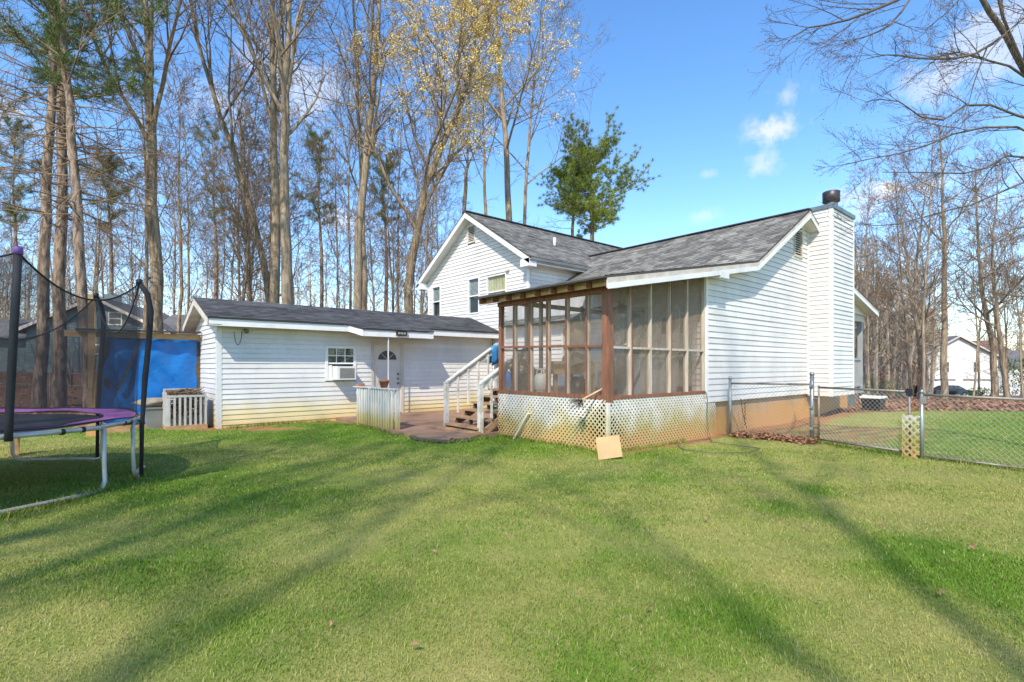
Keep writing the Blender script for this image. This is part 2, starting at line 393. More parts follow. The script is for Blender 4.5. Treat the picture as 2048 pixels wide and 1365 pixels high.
def window(w, parent, s0, s1, z0, z1, mid=None, trim=.05, mat='trim_white', muntin=None, fill='blind', glass='glass', fill_z=None):
    fr = MB()
    for a in ((s0, s0 + trim, z0, z1), (s1 - trim, s1, z0, z1), (s0 + trim, s1 - trim, z1 - trim, z1), (s0 + trim, s1 - trim, z0, z0 + trim)): w.box(fr, *a, -.05, .035)
    win = fr.build('window', mat, parent)
    a, b, c, d = s0 + trim, s1 - trim, z0 + trim, z1 - trim
    mid = mid or (c + d) / 2
    mb = MB(); w.box(mb, a, b, mid - .022, mid + .022, -.04, .012); mb.build('sash_rail', mat, win)
    mb = MB(); mb.poly([w.pt(a, c, -.058), w.pt(b, c, -.058), w.pt(b, d, -.058), w.pt(a, d, -.058)]); mb.build('room_shade_sheet', 'room_dark', win)  # flat dark sheet, its colour stands in for the unlit room
    for q0, q1, off in ((c, mid - .022, -.02), (mid + .022, d, -.008)):
        mb = MB(); mb.poly([w.pt(a, q0, off), w.pt(b, q0, off), w.pt(b, q1, off), w.pt(a, q1, off)]); mb.build('pane', glass, win)
    f0, f1 = fill_z or (c, d)
    if fill == 'blind':
        mb = MB(); z = f1 - .02
        while z > f0:
            mb.hexa([w.pt(a, z, -.056), w.pt(b, z, -.056), w.pt(b, z - .028, -.036), w.pt(a, z - .028, -.036), w.pt(a, z + .003, -.056), w.pt(b, z + .003, -.056), w.pt(b, z - .025, -.036), w.pt(a, z - .025, -.036)]); z -= .045
        mb.build('blinds', 'blind', win)
    elif fill == 'curtain':
        n = 26; mb = MB(); mb.grid(lambda u, v_: w.pt(a + (b - a) * u, f0 + (f1 - f0) * v_, -.042 + .012 * math.sin(u * 40)), n, 1); mb.build('curtain', 'curtain', win)
    if muntin:
        nx, zs = muntin
        for k in range(1, nx):
            x = a + (b - a) * k / nx; mb = MB(); w.box(mb, x - .011, x + .011, mid + .022, d, -.007, .006); mb.build('muntin', mat, win)
        for z in zs: mb = MB(); w.box(mb, a, b, z - .011, z + .011, -.0065, .0065); mb.build('muntin', mat, win)
    return win
def vent(w, parent, s0, s1, z0, z1, mat='vent_tan'):
    fr = MB(); t = .045
    for a in ((s0, s0 + t, z0, z1), (s1 - t, s1, z0, z1), (s0 + t, s1 - t, z1 - t, z1), (s0 + t, s1 - t, z0, z0 + t)): w.box(fr, *a, -.03, .04)
    v_ = fr.build('gable_vent', mat, parent)
    mb = MB(); mb.poly([w.pt(s0, z0, -.025), w.pt(s1, z0, -.025), w.pt(s1, z1, -.025), w.pt(s0, z1, -.025)]); mb.build('vent_back', 'dark_void', v_)
    n = max(5, int((z1 - z0) / .065)); h = (z1 - z0 - 2 * t) / n
    for k in range(n):
        z = z0 + t + h * k
        mb = MB(); mb.hexa([w.pt(s0 + t, z, .03), w.pt(s1 - t, z, .03), w.pt(s1 - t, z + h * .62, -.015), w.pt(s0 + t, z + h * .62, -.015),
                            w.pt(s0 + t, z + .012, .03), w.pt(s1 - t, z + .012, .03), w.pt(s1 - t, z + h * .62 + .012, -.015), w.pt(s0 + t, z + h * .62 + .012, -.015)])
        mb.build('slat', mat, v_)
    return v_
def roof_plane(name, parent, a, b, c, d, mat='shingle', expo=.14, tab=.3, thick=.03):
    """a-b eave (left to right), d-c ridge; deck plus shingle tabs in lapped courses"""
    a, b, c, d = map(V, (a, b, c, d)); nrm = (b - a).cross(d - a).normalized()
    if nrm.z < 0: nrm = -nrm
    dk = MB(); lo = [p - nrm * thick for p in (a, b, c, d)]; dk.hexa(lo + [a, b, c, d]); deck = dk.build(name, 'drip_edge', parent)
    mb = MB(); mb.tone = .5
    rows = max(1, int(((d - a).length + (c - b).length) / 2 / expo)); rr = random.Random(int(a.x * 100 + a.y * 10 + a.z))
    for i in range(rows):
        t0, t1 = i / rows, (i + 1) / rows
        p0, p1 = a.lerp(d, t0), b.lerp(c, t0); q0, q1 = a.lerp(d, t1), b.lerp(c, t1)
        L = (p1 - p0).length; off = rr.random() * tab; cuts = [0.]; x = off
        while x < L - .02:
            if x > .02: cuts.append(x / L)
            x += tab * rr.choice((.45, .6, .8, 1.))
        cuts.append(1.)
        base = rr.uniform(.35, .6)
        for u0, u1 in zip(cuts, cuts[1:]):
            h = nrm * (.012 + rr.uniform(0, .008)); mb.tone = min(1, max(0, base + rr.uniform(-.4, .4)))
            n = len(mb.v); A, B, Cc, D = p0.lerp(p1, u0), p0.lerp(p1, u1), q0.lerp(q1, u1), q0.lerp(q1, u0)
            mb.v += [tuple(k) for k in (A + nrm * .001, B + nrm * .001, B + h, A + h, Cc + nrm * .004, D + nrm * .004)]
            mb.face(n, n + 1, n + 2, n + 3); mb.face(n + 3, n + 2, n + 4, n + 5)
    mb.build('shingles', mat, deck, kind='stuff')
    return deck

# ------------------------------------------------------------------ the setting: ground
XB, XP, YG, YF, XT, Y2, YS, XS = 10.24, 7.0, 5.68, 8.68, 11.2, 12.35, 14.2, 2.66   # wall planes of house, porch, wing and shed
FENCE = [(10.93, 5.49), (11.02, 3.88), (10.52, 2.21), (10.40, .87), (9.95, -4.5)]
def zones(X, Y):
    """litter, clay, dry weights of the ground at a point"""
    xc = X * RT[0] + Y * RT[1]; zc = X * FW[0] + Y * FW[1]
    lit_r = sst(15.0, 15.9, zc + .35 * np.sin(xc * 1.3)) * sst(8.5, 9.5, xc)
    lit_l = sst(14.0, 15.5, zc + .4 * np.sin(xc * 1.9)) * (1 - sst(-9.3, -8.2, xc)) + sst(20, 22, zc) * (1 - sst(6, 7, xc))
    pile = np.exp(-((X - 10.85) / .28) ** 2) * sst(3.4, 4.0, Y) * (1 - sst(5.3, 5.7, Y))
    lit = np.clip(lit_r + lit_l + pile * 1.1, 0, 1)
    d_lat = np.where((X > 7) & (X < 19), np.abs(Y - YG), 9.)
    clay = np.exp(-(d_lat / (.22 + .2 * (X > 9) + .45 * (X > 10.6))) ** 2)
    d_shed = np.where((X > 2.3) & (X < 5.6), np.abs(Y - YS), 9.)
    clay = np.maximum(clay, np.exp(-(d_shed / .34) ** 2))
    d_sl = np.where((Y > 14.2) & (Y < 18), np.abs(X - 2.3), 9.); clay = np.maximum(clay, .9 * np.exp(-(d_sl / .4) ** 2))
    clay = np.maximum(clay, .75 * sst(11.6, 13, zc) * (1 - sst(-8.3, -7.4, xc)) * (1 - sst(14, 16, zc)))
    clay = np.maximum(clay, .8 * np.exp(-((xc + 5.9) / 1.3) ** 2 - ((zc - 12.4) / .5) ** 2))
    clay = np.maximum(clay, .55 * sst(10.9, 11.3, X) * (1 - sst(14, 17, X)) * sst(1.5, 3.5, Y) * (1 - sst(5.6, 6, Y)))
    # dry straw in the middle of the lawn, green along the shed and in patches
    dry = .64 - .6 * sst(7.2, 9.8, zc + .25 * xc - .5) * (1 - sst(2.2, 3.6, xc))
    dry = dry - .5 * np.exp(-((xc + 4.4) / 2.2) ** 2 - ((zc - 6.6) / 1.6) ** 2)
    for px, py, r, a in ((1450, 1270, .4, .34), (1250, 1130, .5, .3), (1500, 1210, .4, .4), (1560, 1015, .35, .5), (1640, 985, .3, .5), (1120, 960, .7, .35), (1980, 1150, .8, .45),
                         (1900, 1120, .5, .5), (650, 1000, .8, .2), (330, 1130, .6, .3), (780, 1180, .6, .2), (1310, 960, .35, .35), (1180, 1340, .3, .4), (470, 1260, .5, .3), (900, 1090, .5, .2)):
        g = onG(px, py); dry = dry - a * np.exp(-(((X - g.x) ** 2 + (Y - g.y) ** 2) / r ** 2))
    dry = dry - .35 * sst(11.2, 11.8, X) * (1 - sst(2.0, 4.0, Y))
    return lit, np.clip(clay, 0, 1), np.clip(dry, 0, 1)
def ground_mat():
    m, nt, N, L = new_mat('ground')
    out = N.new('ShaderNodeOutputMaterial'); b = N.new('ShaderNodeBsdfPrincipled'); L.new(b.outputs[0], out.inputs[0]); b.inputs['Roughness'].default_value = .95; b.inputs['Specular IOR Level'].default_value = .1
    geo = N.new('ShaderNodeNewGeometry')
    def nz(s, d=6, r=.62):
        n = N.new('ShaderNodeTexNoise'); n.inputs['Scale'].default_value = s; n.inputs['Detail'].default_value = d; n.inputs['Roughness'].default_value = r; L.new(geo.outputs['Position'], n.inputs['Vector']); return n.outputs['Fac']
    def att(k): n = N.new('ShaderNodeAttribute'); n.attribute_name = k; return n.outputs['Fac']
    def mth(op, a, bb):
        n = N.new('ShaderNodeMath'); n.operation = op
        for i, v in enumerate((a, bb)):
            if isinstance(v, (float, int)): n.inputs[i].default_value = v
            else: L.new(v, n.inputs[i])
        return n.outputs[0]
    def mr(v, a, bb): n = N.new('ShaderNodeMapRange'); n.inputs[1].default_value = a; n.inputs[2].default_value = bb; L.new(v, n.inputs[0]); return n.outputs[0]
    def mix(f, a, bb):
        n = N.new('ShaderNodeMix'); n.data_type = 'RGBA'; L.new(f, n.inputs['Factor'])
        for s_, v in ((n.inputs['A'], a), (n.inputs['B'], bb)):
            if isinstance(v, tuple): s_.default_value = rgba(v)
            else: L.new(v, s_)
        return n.outputs['Result']
    green = mix(mr(nz(9), .3, .7), (.10, .185, .02), (.16, .235, .03)); straw = mix(mr(nz(11), .3, .7), (.31, .28, .09), (.38, .33, .12))
    wob = mth('MULTIPLY', mth('SUBTRACT', nz(2.2), .5), 1.0)
    col = mix(mr(mth('ADD', att('dry'), wob), .2, .85), green, straw)
    clay = mix(mr(nz(6), .3, .7), (.38, .18, .075), (.30, .17, .085)); lit = mix(mr(nz(14, 8, .75), .35, .65), (.10, .062, .04), (.30, .16, .09))
    wob2 = mth('MULTIPLY', mth('SUBTRACT', nz(3.5, 8), .5), 1.3)
    col = mix(mr(mth('ADD', att('clay'), wob2), .42, .6), col, clay)
    col = mix(mr(mth('ADD', att('litter'), wob2), .42, .62), col, lit)
    L.new(col, b.inputs['Base Color'])
    bn = N.new('ShaderNodeBump'); bn.inputs['Strength'].default_value = .7; bn.inputs['Distance'].default_value = .03; L.new(nz(45, 5), bn.inputs['Height']); L.new(bn.outputs[0], b.inputs['Normal'])
ground_mat()
def build_ground():
    n = 250; s = np.linspace(-1, 1, n); ax = 60 * .6 * s + 40 * s ** 3 + 520 * s ** 9
    X, Y = np.meshgrid(ax + 6, ax + 6, indexing='ij'); Z = gz(X, Y)
    co = np.stack([X, Y, Z], -1).reshape(-1, 3)
    i = np.arange(n - 1); a = (i[:, None] * n + i[None, :]).ravel(); fa = np.stack([a, a + n, a + n + 1, a + 1], -1)
    me = bpy.data.meshes.new('ground'); me.vertices.add(len(co)); me.vertices.foreach_set('co', co.ravel())
    me.loops.add(fa.size); me.loops.foreach_set('vertex_index', fa.ravel().astype(np.int32)); me.polygons.add(len(fa)); me.polygons.foreach_set('loop_start', (np.arange(len(fa)) * 4).astype(np.int32))
    me.update(); me.validate()
    for k, v in zip(('litter', 'clay', 'dry'), zones(X, Y)): me.attributes.new(k, 'FLOAT', 'POINT').data.foreach_set('value', v.ravel().astype(np.float32))
    me.materials.append(MATS['ground']); me.shade_smooth()
    o = bpy.data.objects.new('lawn', me); COL.objects.link(o); o['kind'] = 'structure'
build_ground()
# patio slab of stained concrete between shed, picket fence and stairs
def build_patio():
    edge = [(5.58, 14.17), (10.2, 14.17), (10.2, 8.72), (6.5, 8.66), (6.1, 8.45), (5.78, 8.62), (5.62, 8.5), (5.42, 8.86), (5.36, 9.3), (5.44, 9.6), (5.4, 10.2)]
    mb = MB(); n = len(edge); zt = .085; cx = sum(p[0] for p in edge) / n; cy = sum(p[1] for p in edge) / n
    mb.v += [(x, y, zt) for x, y in edge] + [(x, y, -.12) for x, y in edge]
    mb.face(*range(n))
    for k in range(n): mb.face(k, n + k, n + (k + 1) % n, (k + 1) % n)
    o = mb.build('patio', 'slab'); o['kind'] = 'structure'
    lip = MB(); fr = edge[4:10]
    for a, b in zip(fr, fr[1:]):
        a3, b3 = V((a[0] - .03, a[1] - .05, .045)), V((b[0] - .03, b[1] - .05, .045)); lip.beam(a3, b3, .16, .035)
    lip.build('broken_edge', 'slab_edge', o)
build_patio()

# ------------------------------------------------------------------ the house
PROF = [(6.6, 2.985), (12.06, 3.95), (15.18, 5.75), (18.7, 4.05), (21.3, 3.45)]
def roof_z(x):
    for (a, za), (b, zb) in zip(PROF, PROF[1:]):
        if x <= b: return za + (zb - za) * (x - a) / (b - a)
    return PROF[-1][1]
def roof_x(z, right=False):
    seg = list(zip(PROF, PROF[1:])); seg = seg[2:] if right else seg[:2]
    for (a, za), (b, zb) in seg:
        if min(za, zb) <= z <= max(za, zb): return a + (b - a) * (z - za) / (zb - za)
    return None
house = thing('split_level_house', 'white lap-sided split-level house with grey shingle roof, tall side chimney and screened porch', 'house', (XB, YG, 0))
YE = YG - .3                                            # rake edge over the chimney gable
gw = Wall((0, YG, 0), (1, 0, 0), (0, -1, 0))            # gable wall: s = x
def gspan(z):
    zu = z + .15; l = XB + .08
    if roof_z(XB) < zu: l = max(l, roof_x(zu) or 99)
    r = 15.8
    if zu > roof_z(15.8): r = min(r, roof_x(zu, True) or -1)
    return (l, r) if r - l > .02 else None
v0, v1 = onY(1586.5, 513, YG), onY(1603, 462.5, YG)
gv = (v0.x, v1.x, v0.z, v1.z)
wall = MB(); wall.poly([gw.pt(x, z, -.05) for x, z in [(XB, .72), (19.3, .72), (19.3, roof_z(19.3) - .12), (18.7, 3.93), (15.18, 5.62), (12.06, 3.83), (XB, roof_z(XB) - .12)]])
gable = wall.build('gable_wall', 'siding_house', house)
siding(gw, gable, 'siding_house', .74, 5.62, gspan, [(v0.x - .0, v1.x, v0.z, v1.z)])
vent(gw, gable, *gv)
mb = MB(); gw.box(mb, XB - .012, XB + .08, .735, roof_z(XB) - .16, -.04, .022); mb.build('corner_trim', 'trim_white', gable)
bw = Wall((XB, 0, 0), (0, 1, 0), (-1, 0, 0))            # porch-side wall: s = y
mb = MB(); mb.poly([bw.pt(YG, .72, -.05), bw.pt(Y2, .72, -.05), bw.pt(Y2, 3.4, -.05), bw.pt(YG, 3.4, -.05)]); back = mb.build('porch_side_wall', 'siding_house', house)
door_s = (7.05, 7.95); winb = (6.05, 6.75, 2.25, 2.65)
siding(bw, back, 'siding_house', .97, 3.44, lambda z: (YG + .06, min(Y2, Y2 if z < 2.8 else YF + .2)), [(door_s[0] - .08, door_s[1] + .08, .9, 3.08), (8.9, 9.9, 1.5, 2.6), winb])
mb = MB(); bw.box(mb, door_s[0], door_s[1], .97, 3.0, -.03, .012); dr = mb.build('porch_door', 'trim_white', back)
mb = MB(); bw.box(mb, door_s[0] + .16, door_s[1] - .16, 1.3, 2.85, .01, .016); mb.build('door_glass', 'fan_glass', dr)
for a, b in ((door_s[0] - .08, door_s[0]), (door_s[1], door_s[1] + .08)):
    mb = MB(); bw.box(mb, a, b, .97, 3.08, -.03, .03); mb.build('door_casing', 'trim_white', back)
window(bw, back, 8.9, 9.9, 1.5, 2.6)
mb = MB(); bw.box(mb, *winb[:2], *winb[2:], -.03, .015); mb.build('wall_vent', 'room_dark', back)
# foundation, stained by red clay
mb = MB(); mb.box((XB + .06, YG + .05, -.4), (19.3, YG + .25, .722)); mb.build('foundation', 'foundation', house)
mb = MB(); mb.box((XB + .02, YG + .02, -.4), (XB + .05 + .34, YG + .045, .70)); mb.build('foundation_post', 'foundation', house)
# chimney chase
X0c, X1c, Y0c = 15.8, 17.58, 5.05
chase = MB(); chase.box((X0c + .02, Y0c + .02, .70), (X1c - .02, YG - .06, 5.87)); chim = chase.build('chimney', 'siding_house', house)
cl = Wall((X0c + .02, 0, 0), (0, 1, 0), (-1, 0, 0)); cf = Wall((0, Y0c + .02, 0), (1, 0, 0), (0, -1, 0))
siding(cl, chim, 'siding_house', .69, 5.86, lambda z: (Y0c + .09, YG - .0))
siding(cf, chim, 'siding_house', .69, 5.86, lambda z: (X0c + .09, X1c - .06))
for a, b in (((X0c - .006, Y0c - .006, .685), (X0c + .09, Y0c + .09, 5.868)), ((X1c - .07, Y0c - .006, .685), (X1c + .006, Y0c + .09, 5.868))): bx('corner_trim', a, b, 'trim_white', chim)
bx('inner_corner', (X0c - .03, YG - .04, .72), (X0c + .02, YG - .0, 5.3), 'trim_white', chim)
mb = MB(); mb.hexa([(X0c - .03, Y0c - .03, 5.86), (X1c + .03, Y0c - .03, 5.86), (X1c + .03, YG + .1, 5.86), (X0c - .03, YG + .1, 5.86), (X0c - .03, Y0c - .03, 5.97), (X1c + .03, Y0c - .03, 5.97), (X1c + .03, YG + .1, 5.97), (X0c - .03, YG + .1, 5.97)])
mb.build('chimney_cap', 'flashing', chim)
fc = (16.7, 5.37, 5.97)
MB().lathe(fc, [(.3, 0), (.2, .09), (.17, .12), (.17, .42)], 20).build('flue_pipe', 'flashing', chim, True)
mb = MB(); mb.lathe(fc, [(.19, .28), (.225, .3), (.225, .58), (.21, .59), (.21, .5), (.16, .5)], 22); mb.build('flue_cap', 'flue', chim, True)
# main roof, porch roof, far porch roof
def rp(x, y): return (x, y, roof_z(x))
rid = (15.18, 5.75)
main_l = lambda x: 5.75 - .577 * (15.18 - x)
r1 = roof_plane('main_roof', house, (12.06, 13.3, 3.95), (12.06, YE, 3.95), (15.18, YE, 5.75), (15.18, 13.3, 5.75))
r2 = roof_plane('rear_roof', house, (9.95, Y2, main_l(9.95)), (9.95, 8.94, main_l(9.95)), (12.06, 8.94, 3.95), (12.06, Y2, 3.95))
r3 = roof_plane('porch_roof', house, (6.55, 8.96, 2.976), (6.55, YE, 2.976), (12.06, YE, 3.951), (12.06, 8.96, 3.951))
r4 = roof_plane('front_roof', house, (18.7, YE, 4.05), (18.7, 13.3, 4.05), (15.18, 13.3, 5.75), (15.18, YE, 5.75))
r5 = roof_plane('front_porch_roof', house, (21.3, YE, 3.45), (21.3, 13.3, 3.45), (18.7, 13.3, 4.05), (18.7, YE, 4.05))
bm('ridge_cap', (15.18, YE, 5.765), (15.18, 13.2, 5.765), .24, .03, 'shingle_dark', house)
# rake boards and soffit over the chimney gable
for (a, za), (b, zb) in zip(PROF, PROF[1:]):
    a_ = a if a > 7 else 6.62
    za = roof_z(a_); h = .17
    mb = MB(); mb.hexa([(a_, YE + .0, za - .03 - h), (b, YE, zb - .03 - h), (b, YE + .025, zb - .03 - h), (a_, YE + .025, za - .03 - h), (a_, YE, za - .035), (b, YE, zb - .035), (b, YE + .025, zb - .035), (a_, YE + .025, za - .035)])
    mb.build('rake_board', 'trim_dirty_shade', house)
    mb = MB(); mb.hexa([(a_, YE - .014, za - .05 - h), (b, YE - .014, zb - .05 - h), (b, YE - .002, zb - .05 - h), (a_, YE - .002, za - .05 - h), (a_, YE - .014, za + .045 - h), (b, YE - .014, zb + .045 - h), (b, YE - .002, zb + .045 - h), (a_, YE - .002, za + .045 - h)])
    mb.build('rake_trim', 'trim_white', house)
    if b > 10.3:
        a2 = max(a_, 10.0); z2 = roof_z(a2)
        n = max(1, int((b - a2) / .2))
        for k in range(n):
            xa, xb = a2 + (b - a2) * k / n, a2 + (b - a2) * (k + 1) / n - .006
            mb = MB(); mb.hexa([(xa, YE + .026, roof_z(xa) - .17), (xb, YE + .026, roof_z(xb) - .17), (xb, YG + .0, roof_z(xb) - .17), (xa, YG, roof_z(xa) - .17), (xa, YE + .026, roof_z(xa) - .155), (xb, YE + .026, roof_z(xb) - .155), (xb, YG, roof_z(xb) - .155), (xa, YG, roof_z(xa) - .155)])
            mb.build('soffit_board', 'trim_white', house)
bx('rake_return', (10.28, YE - .03, roof_z(10.5) - .31), (10.62, YE + .03, roof_z(10.5) - .17), 'trim_white', house)
# two-storey wing: gable faces the camera side
YC, ZR, ZE = 15.42, 7.15, 4.98
XE = XT - .35; YE0, YE1 = 11.96, 18.88
wl = lambda y: ZR - (ZR - ZE) / (YC - YE0) * abs(y - YC)
tw = Wall((XT, 0, 0), (0, 1, 0), (-1, 0, 0))
def tspan(z):
    zu = z + .15; h = (ZR - zu) / ((ZR - ZE) / (YC - YE0))
    if h <= .05: return None
    return (max(Y2 + .07, YC - h), min(18.5 - .07, YC + h))
def wspan(x0, y0, x1, y1):
    a, b = onX(x0, y0, XT), onX(x1, y1, XT); return (min(a.y, b.y), max(a.y, b.y), min(a.z, b.z), max(a.z, b.z))
w1 = wspan(865, 636, 882, 571); w2 = wspan(937, 630, 959.5, 553.5); w3 = wspan(974.5, 610, 1013.5, 545); tv = wspan(936.5, 489, 951, 450)
mb = MB(); mb.poly([tw.pt(y, z, -.06) for y, z in [(Y2, .2), (18.5, .2), (18.5, wl(18.5) - .1), (YC, ZR - .1), (Y2, wl(Y2) - .1)]]); wing = mb.build('wing_gable_wall', 'siding_house', house)
siding(tw, wing, 'siding_house', .3, 7.0, tspan, [w1, w2, w3, tv])
for w_ in (w1, w2): window(tw, wing, *w_, fill_z=((w_[2] + w_[3]) / 2 + .02, w_[3] - .05))
window(tw, wing, *w3, mid=onX(994, 583, XT).z, fill='curtain')
vent(tw, wing, *tv, mat='trim_dirty_shade')
bx('corner_trim', (XT - .02, Y2 - .02, .2), (XT + .06, Y2 + .07, wl(Y2) - .2), 'trim_white', wing)
bx('corner_trim', (XT - .02, 18.43, .2), (XT + .06, 18.52, wl(18.5) - .2), 'trim_white', wing)
bx('flood_light', (XT - .09, 13.28, 4.72), (XT - .02, 13.42, 4.78), 'trim_dirty_shade', wing)
bx('flood_light', (XT - .09, 12.62, 4.86), (XT - .02, 12.72, 4.93), 'trim_white', wing)
sw = Wall((0, Y2, 0), (1, 0, 0), (0, -1, 0))
mb = MB(); mb.poly([sw.pt(x, z, -.06) for x, z in [(XT, 1), (19, 1), (19, 5.1), (XT, 5.1)]]); side = mb.build('wing_side_wall', 'siding_house', house)
siding(sw, side, 'siding_house', 2.7, 4.9, lambda z: (XT + .08, min(18.9, 15.18 - (5.75 - z) / .577 + .4)))
roof_plane('wing_roof', house, (XE, YE0, ZE), (20.2, YE0, ZE), (20.2, YC, ZR), (XE, YC, ZR))
roof_plane('wing_roof', house, (20.2, YE1, ZE), (XE, YE1, ZE), (XE, YC, ZR), (20.2, YC, ZR))
bm('ridge_cap', (XE, YC, ZR + .012), (20.2, YC, ZR + .012), .26, .035, 'shingle_dark', house)
for y0 in (YE0, YE1):
    s_ = 1 if y0 > YC else -1
    mb = MB(); h = .19
    mb.hexa([(XE, y0, ZE - h - .03), (XE + .03, y0, ZE - h - .03), (XE + .03, YC, ZR - h - .03), (XE, YC, ZR - h - .03), (XE, y0, ZE - .032), (XE + .03, y0, ZE - .032), (XE + .03, YC, ZR - .032), (XE, YC, ZR - .032)]); mb.build('rake_board', 'trim_white', house)
    n = 18
    for k in range(n):
        ya, yb = YC + (y0 - YC) * k / n, YC + (y0 - YC) * (k + .97) / n
        mb = MB(); mb.hexa([(XE + .03, ya, wl(ya) - .19), (XT, ya, wl(ya) - .19), (XT, yb, wl(yb) - .19), (XE + .03, yb, wl(yb) - .19), (XE + .03, ya, wl(ya) - .175), (XT, ya, wl(ya) - .175), (XT, yb, wl(yb) - .175), (XE + .03, yb, wl(yb) - .175)]); mb.build('soffit_board', 'trim_white', house)
    mb = MB(); yi = Y2 if s_ < 0 else 18.5
    mb.hexa([(XE, min(y0, yi), ZE - .30), (XT, min(y0, yi), ZE - .30), (XT, max(y0, yi), ZE - .30), (XE, max(y0, yi), ZE - .30), (XE, min(y0, yi), ZE - .06), (XT, min(y0, yi), ZE - .06), (XT, max(y0, yi), ZE - .06), (XE, max(y0, yi), ZE - .06)]); mb.build('boxed_return', 'trim_white', house)
bx('eave_fascia', (XT, YE0 + .02, ZE - .2), (20.2, YE0 + .05, ZE - .03), 'trim_white', house)
bx('eave_soffit', (XT, YE0 + .05, ZE - .2), (20.2, Y2, ZE - .18), 'trim_dirty_shade', house)
mb = MB(); gx = [(0, 0), (-.02, .05), (-.06, .07), (-.09, .13), (-.10, .13), (-.075, .06), (-.03, .03), (0, -.01)]
mb.v += [(XE + .05, YE0 + .02 + a, ZE - .16 + b) for a, b in gx] + [(20.2, YE0 + .02 + a, ZE - .16 + b) for a, b in gx]
for k in range(7): mb.face(k, k + 1, k + 9, k + 8)
mb.build('gutter', 'gutter', house)
vp = onY(1109, 478, 13.6); MB().tube([(vp.x, 13.6, wl(13.6) - .1), (vp.x, 13.6, wl(13.6) + .3)], .05, 12).build('vent_pipe', 'trim_white', house, True)
# far front porch behind the chimney
fp = MB(); fp.box((18.9, YG + .02 + .28, -.5), (20.95, 9, .62)); fpo = fp.build('front_porch_base', 'stone_white', house)
bx('porch_beam', (18.9, YG + .06, .60), (21.0, YG + .25, .70), 'grey_paint', fpo); bx('porch_beam', (18.9, YG + .06, 3.05), (21.05, YG + .2, 3.28), 'trim_dirty_shade', fpo)
for x in (19.65, 20.85): bx('post', (x, YG + .08, .7), (x + .13, YG + .21, 3.05), 'grey_paint', fpo)
for z in (1.72, .82): bx('railing', (19.78, YG + .1, z), (20.85, YG + .17, z + .08), 'grey_paint', fpo)
for k in range(7): x = 19.86 + k * .15; bx('baluster', (x, YG + .115, .9), (x + .045, YG + .155, 1.72), 'grey_paint', fpo)
mb = MB(); mb.poly([(19.78, YG + .2, 1.8), (20.85, YG + .2, 1.8), (20.85, YG + .2, 3.05), (19.78, YG + .2, 3.05)]); mb.build('pane', 'glass', fpo)
mb = MB(); mb.poly([(19.3, YG, 3.28), (21.0, YG, 3.28), (21.0, YG, 3.36), (19.3, YG, 3.74)]); mb.build('gable_end', 'siding_house', fpo)

# ------------------------------------------------------------------ screened porch (part of the house)
pf = Wall((XP, 0, 0), (0, 1, 0), (-1, 0, 0)); pr = Wall((0, YG, 0), (1, 0, 0), (0, -1, 0))
ZS = .97
fr = MB(); fr.box((XP + .03, YG + .03, .86), (XB, YF, .95)); porch = fr.build('porch_floor', 'tread_wood', house)
bx('corner_post', (XP - .01, YG - .015, .88), (XP + .13, YG + .125, 2.87), 'red_wood', porch)
bx('post', (XP + .01, YF - .08, .93), (XP + .1, YF + .01, 2.86), 'red_wood', porch)
bx('header', (XP - .012, YG + .125, 2.79), (XP + .09, YF + .02, 2.89), 'red_wood', porch)
bx('sill', (XP - .02, YG + .125, .93), (XP + .1, YF + .01, 1.0), 'red_wood', porch)
bx('sill', (XP + .13, YG - .02, .93), (XB - .03, YG + .1, .99), 'red_wood', porch)
fs = [onX(px, 700, XP).y for px in (1027.5, 1059, 1094, 1132, 1173)]
edges_f = [YG + .125] + sorted(fs) + [YF - .08]
for y in fs:
    bx('stud', (XP + .004, y - .018, 1.0), (XP + .094, y + .018, 2.79), 'stud_side', porch)
    bx('stud_face', (XP - .012, y - .02, 1.0), (XP + .003, y + .02, 2.79), 'red_wood', porch)
rs = [onY(px, 700, YG).x for px in (1263, 1303, 1342, 1376)]
edges_r = [XP + .13] + rs + [XB - .02]
ftop = lambda x: roof_z(x) - .17
for k, x in enumerate(rs):
    mb = MB(); mb.hexa([(x - .02, YG + .004, .99), (x + .02, YG + .004, .99), (x + .02, YG + .094, .99), (x - .02, YG + .094, .99), (x - .02, YG + .004, ftop(x - .02)), (x + .02, YG + .004, ftop(x + .02)), (x + .02, YG + .094, ftop(x + .02)), (x - .02, YG + .094, ftop(x - .02))])
    mb.build('stud', 'stud_side', porch)
    if k in (0, 2): bx('stud_face', (x + .004, YG - .01, .99), (x + .022, YG + .003, ftop(x)), 'red_wood', porch)
bx('stud', (XB - .06, YG + .0, .95), (XB - .016, YG + .09, ftop(XB - .05)), 'stud_side', porch)
for a, b in zip(edges_f, edges_f[1:]):
    a += .02; b -= .02; zr = 1.86 + (b - YG) * .02
    bx('mid_rail', (XP + .0, a, zr - .022), (XP + .05, b, zr + .02), 'red_wood', porch)
    for z0, z1 in ((1.0, zr - .022), (zr + .02, 2.79)):
        mb = MB(); bulge = RNG.uniform(-.01, .015); mb.grid(lambda u, v_: (XP + .05 + bulge * math.sin(u * 3.1) * math.sin(v_ * 3.1), a + (b - a) * u, z0 + (z1 - z0) * v_), 4, 4); mb.build('screen', 'screen', porch)
